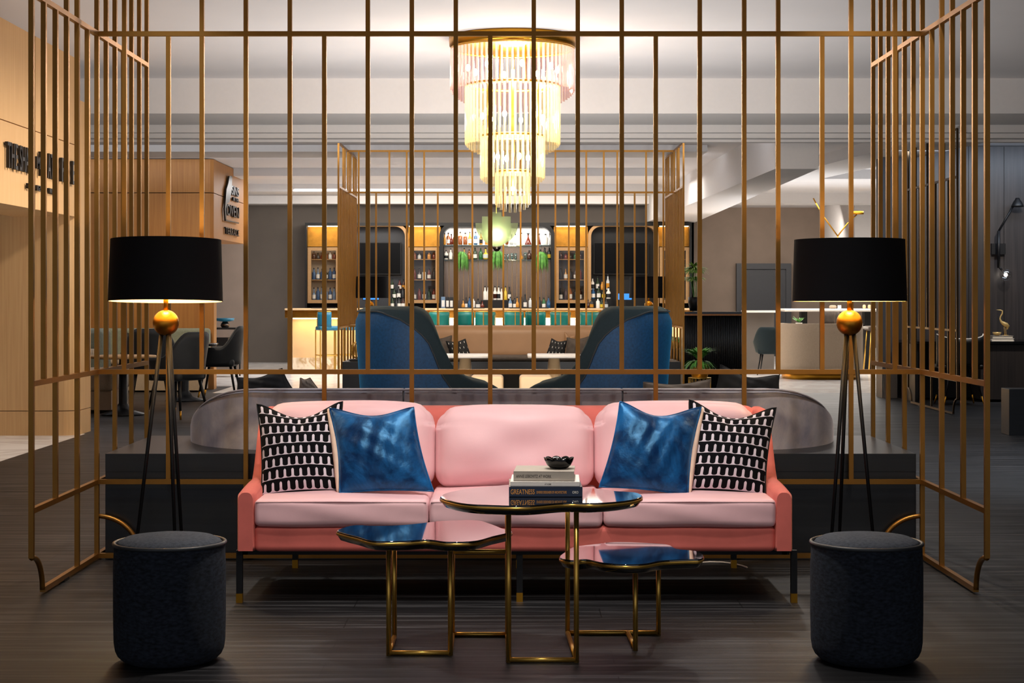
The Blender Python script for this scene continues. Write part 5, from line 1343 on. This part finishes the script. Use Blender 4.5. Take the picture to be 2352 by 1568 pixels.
# ---------------------------------------------------------------- light
w = bpy.data.worlds.new('world'); sc.world = w; w.use_nodes = True
bg = w.node_tree.nodes['Background']; bg.inputs[0].default_value = (.86, .9, 1, 1); bg.inputs[1].default_value = .52
def spot(x, y, z, tx, ty, tz, e, size=60, blend=.8, col=(1, .93, .85), soft=.08):  # ceiling downlights and added fill spots share this helper
    l = bpy.data.lights.new('downlight_or_fill', 'SPOT'); l.energy = e; l.spot_size = R(size); l.spot_blend = blend; l.color = col; l.shadow_soft_size = soft
    o = bpy.data.objects.new('downlight_or_fill', l); C.objects.link(o); o.location = (x, y, z)
    o.rotation_euler = (Vector((tx, ty, tz)) - Vector((x, y, z))).to_track_quat('-Z', 'Y').to_euler()
def area(x, y, z, sx_, sy_, e, col=(1, .93, .85), rot=(0, 0, 0), spread=180):  # bar LED strips and added fill without fixtures share this helper
    l = bpy.data.lights.new('led_or_fill', 'AREA'); l.shape = 'RECTANGLE'; l.size = sx_; l.size_y = sy_; l.energy = e; l.color = col; l.spread = R(spread)
    o = bpy.data.objects.new('led_or_fill', l); C.objects.link(o); o.location = (x, y, z); o.rotation_euler = rot
# over the seating in front
spot(-.55, 5.9, 3.2, -.5, 6.9, .4, 95, 75, 1)
spot(.75, 5.9, 3.2, .6, 6.9, .4, 95, 75, 1)
spot(0, 6.2, 3.2, 0, 6.0, 0, 170, 85, 1, (1, .96, .92))
spot(-1.6, 7.2, 3.2, -1.5, 8.4, .6, 140, 50, 1, (.82, .88, 1)); spot(1.6, 7.2, 3.2, 1.55, 8.4, .6, 230, 50, 1, (1, .93, .86))  # fill added to lighten both ends of the grey banquette
spot(0, 4.0, 3.2, 0, 6.9, .35, 210, 52, 1)  # frontal fill added for the dark seat cushion fronts
# over the middle of the lounge
spot(-1.2, 10.5, 3.2, -1.2, 9.5, .5, 130, 80, 1); spot(1.3, 10.5, 3.2, 1.4, 9.3, .5, 170, 80, 1)
spot(-2.6, 12.2, 3.2, -1.2, 12.6, .7, 110, 40, 1, (.85, .95, 1)); spot(2.7, 12.2, 3.2, 1.2, 12.6, .7, 110, 40, 1, (.85, .95, 1))
spot(0, 18.3, 2.75, 0, 19.6, .6, 160, 90, 1, (1, .82, .6))
spot(0, 15.8, 3.2, 0, 15.6, .4, 120, 70, 1)
# bar front and back bar
for a_, b_, e_, c_ in ((672, 975, 8, (1, .72, .38)), (980, 1365, 95, (1, .86, .62)), (1370, 1565, 14, (1, .76, .44))):
    area((X(a_, BZ) + X(b_, BZ)) / 2, BZ - .17, ct - .16, X(b_, BZ) - X(a_, BZ), .04, e_, c_, (R(12), 0, 0))
area(X(1142, KZ), KZ - .05, E(524, KZ), 1.7, .06, 12, (1, .95, .88))
area(X(1142, 29.6), 29.8, 2.9, 6, .3, 90, (1, .9, .78), (R(25), 0, 0))
# unseen fill added behind the plinth to brighten the ceiling and the beam
area(0, 9.45, .25, 3.2, .25, 95, (1, .97, .95), (R(160), 0, 0), 150)
for xx in (-.78, .78): area(xx, 13.45, .12, .6, .3, 48, (1, .97, .95), (R(152), 0, 0), 140)  # more added fill, hidden behind the blue chairs, aimed at the ceiling
for yy, e in ((18.0, 90), (21.5, 50), (25.0, 50), (28.5, 25)):
    area(-2.8, yy + .25, 2.80, 10, .2, e, (.95, .96, 1), (pi - R(20), 0, 0))  # upward fill added between the trims to lift the far ceiling
area(5.5, 25.5, 2.1, 5, 5, 60, (.92, .96, 1), (pi, 0, 0))  # upward fill added for the right ceiling, no fixture there
area(4.65, 32.6, 2.7, 2.6, .2, 45, (1, .9, .8), (R(40), 0, 0))  # added wash that brightens the far right wall
area(-3.5, 29.6, 2.75, 3, .2, 14, (1, .95, .9), (R(40), 0, 0))  # added wash that brightens the grey back wall
# dining corner, far left and right floors
spot(X(350, 20), 19.5, 2.9, X(350, 20), 21.6, .7, 260, 90, 1, (1, .78, .5))
area(-1.7, 11.8, 3.15, .2, 6, 55, (1, .92, .82), (0, R(50), 0), 76)  # added fill strip that lights the oak fascia evenly
area(-2.2, 26.5, 2.9, 2.5, 3, 160, (1, .97, .95)); area(5.2, 27.5, 2.75, 3, 4, 220, (1, .93, .84)); area(.5, 24.5, 2.85, 4, 1.5, 90)
spot(5.6, 18.4, 2.85, 5.6, 20.5, .8, 150, 100, 1, (1, .9, .78)); area(5.8, 19.6, 2.85, 3, .2, 35, (.7, .82, 1), (R(35), 0, 0))  # the bluish area lamp is fill added for the dark wall
spot(4.0, 12.8, 3.2, 4.0, 12.8, 0, 420, 95, 1, (.78, .88, 1))
sc.view_settings.view_transform = 'Standard'; sc.view_settings.look = 'None'; sc.view_settings.exposure = 0; sc.view_settings.gamma = 1
sc.view_settings.use_curve_mapping = False
sc.cycles.use_denoising = True
sc.cycles.max_bounces = 8; sc.cycles.transparent_max_bounces = 24
sc.cycles.sample_clamp_indirect = 6
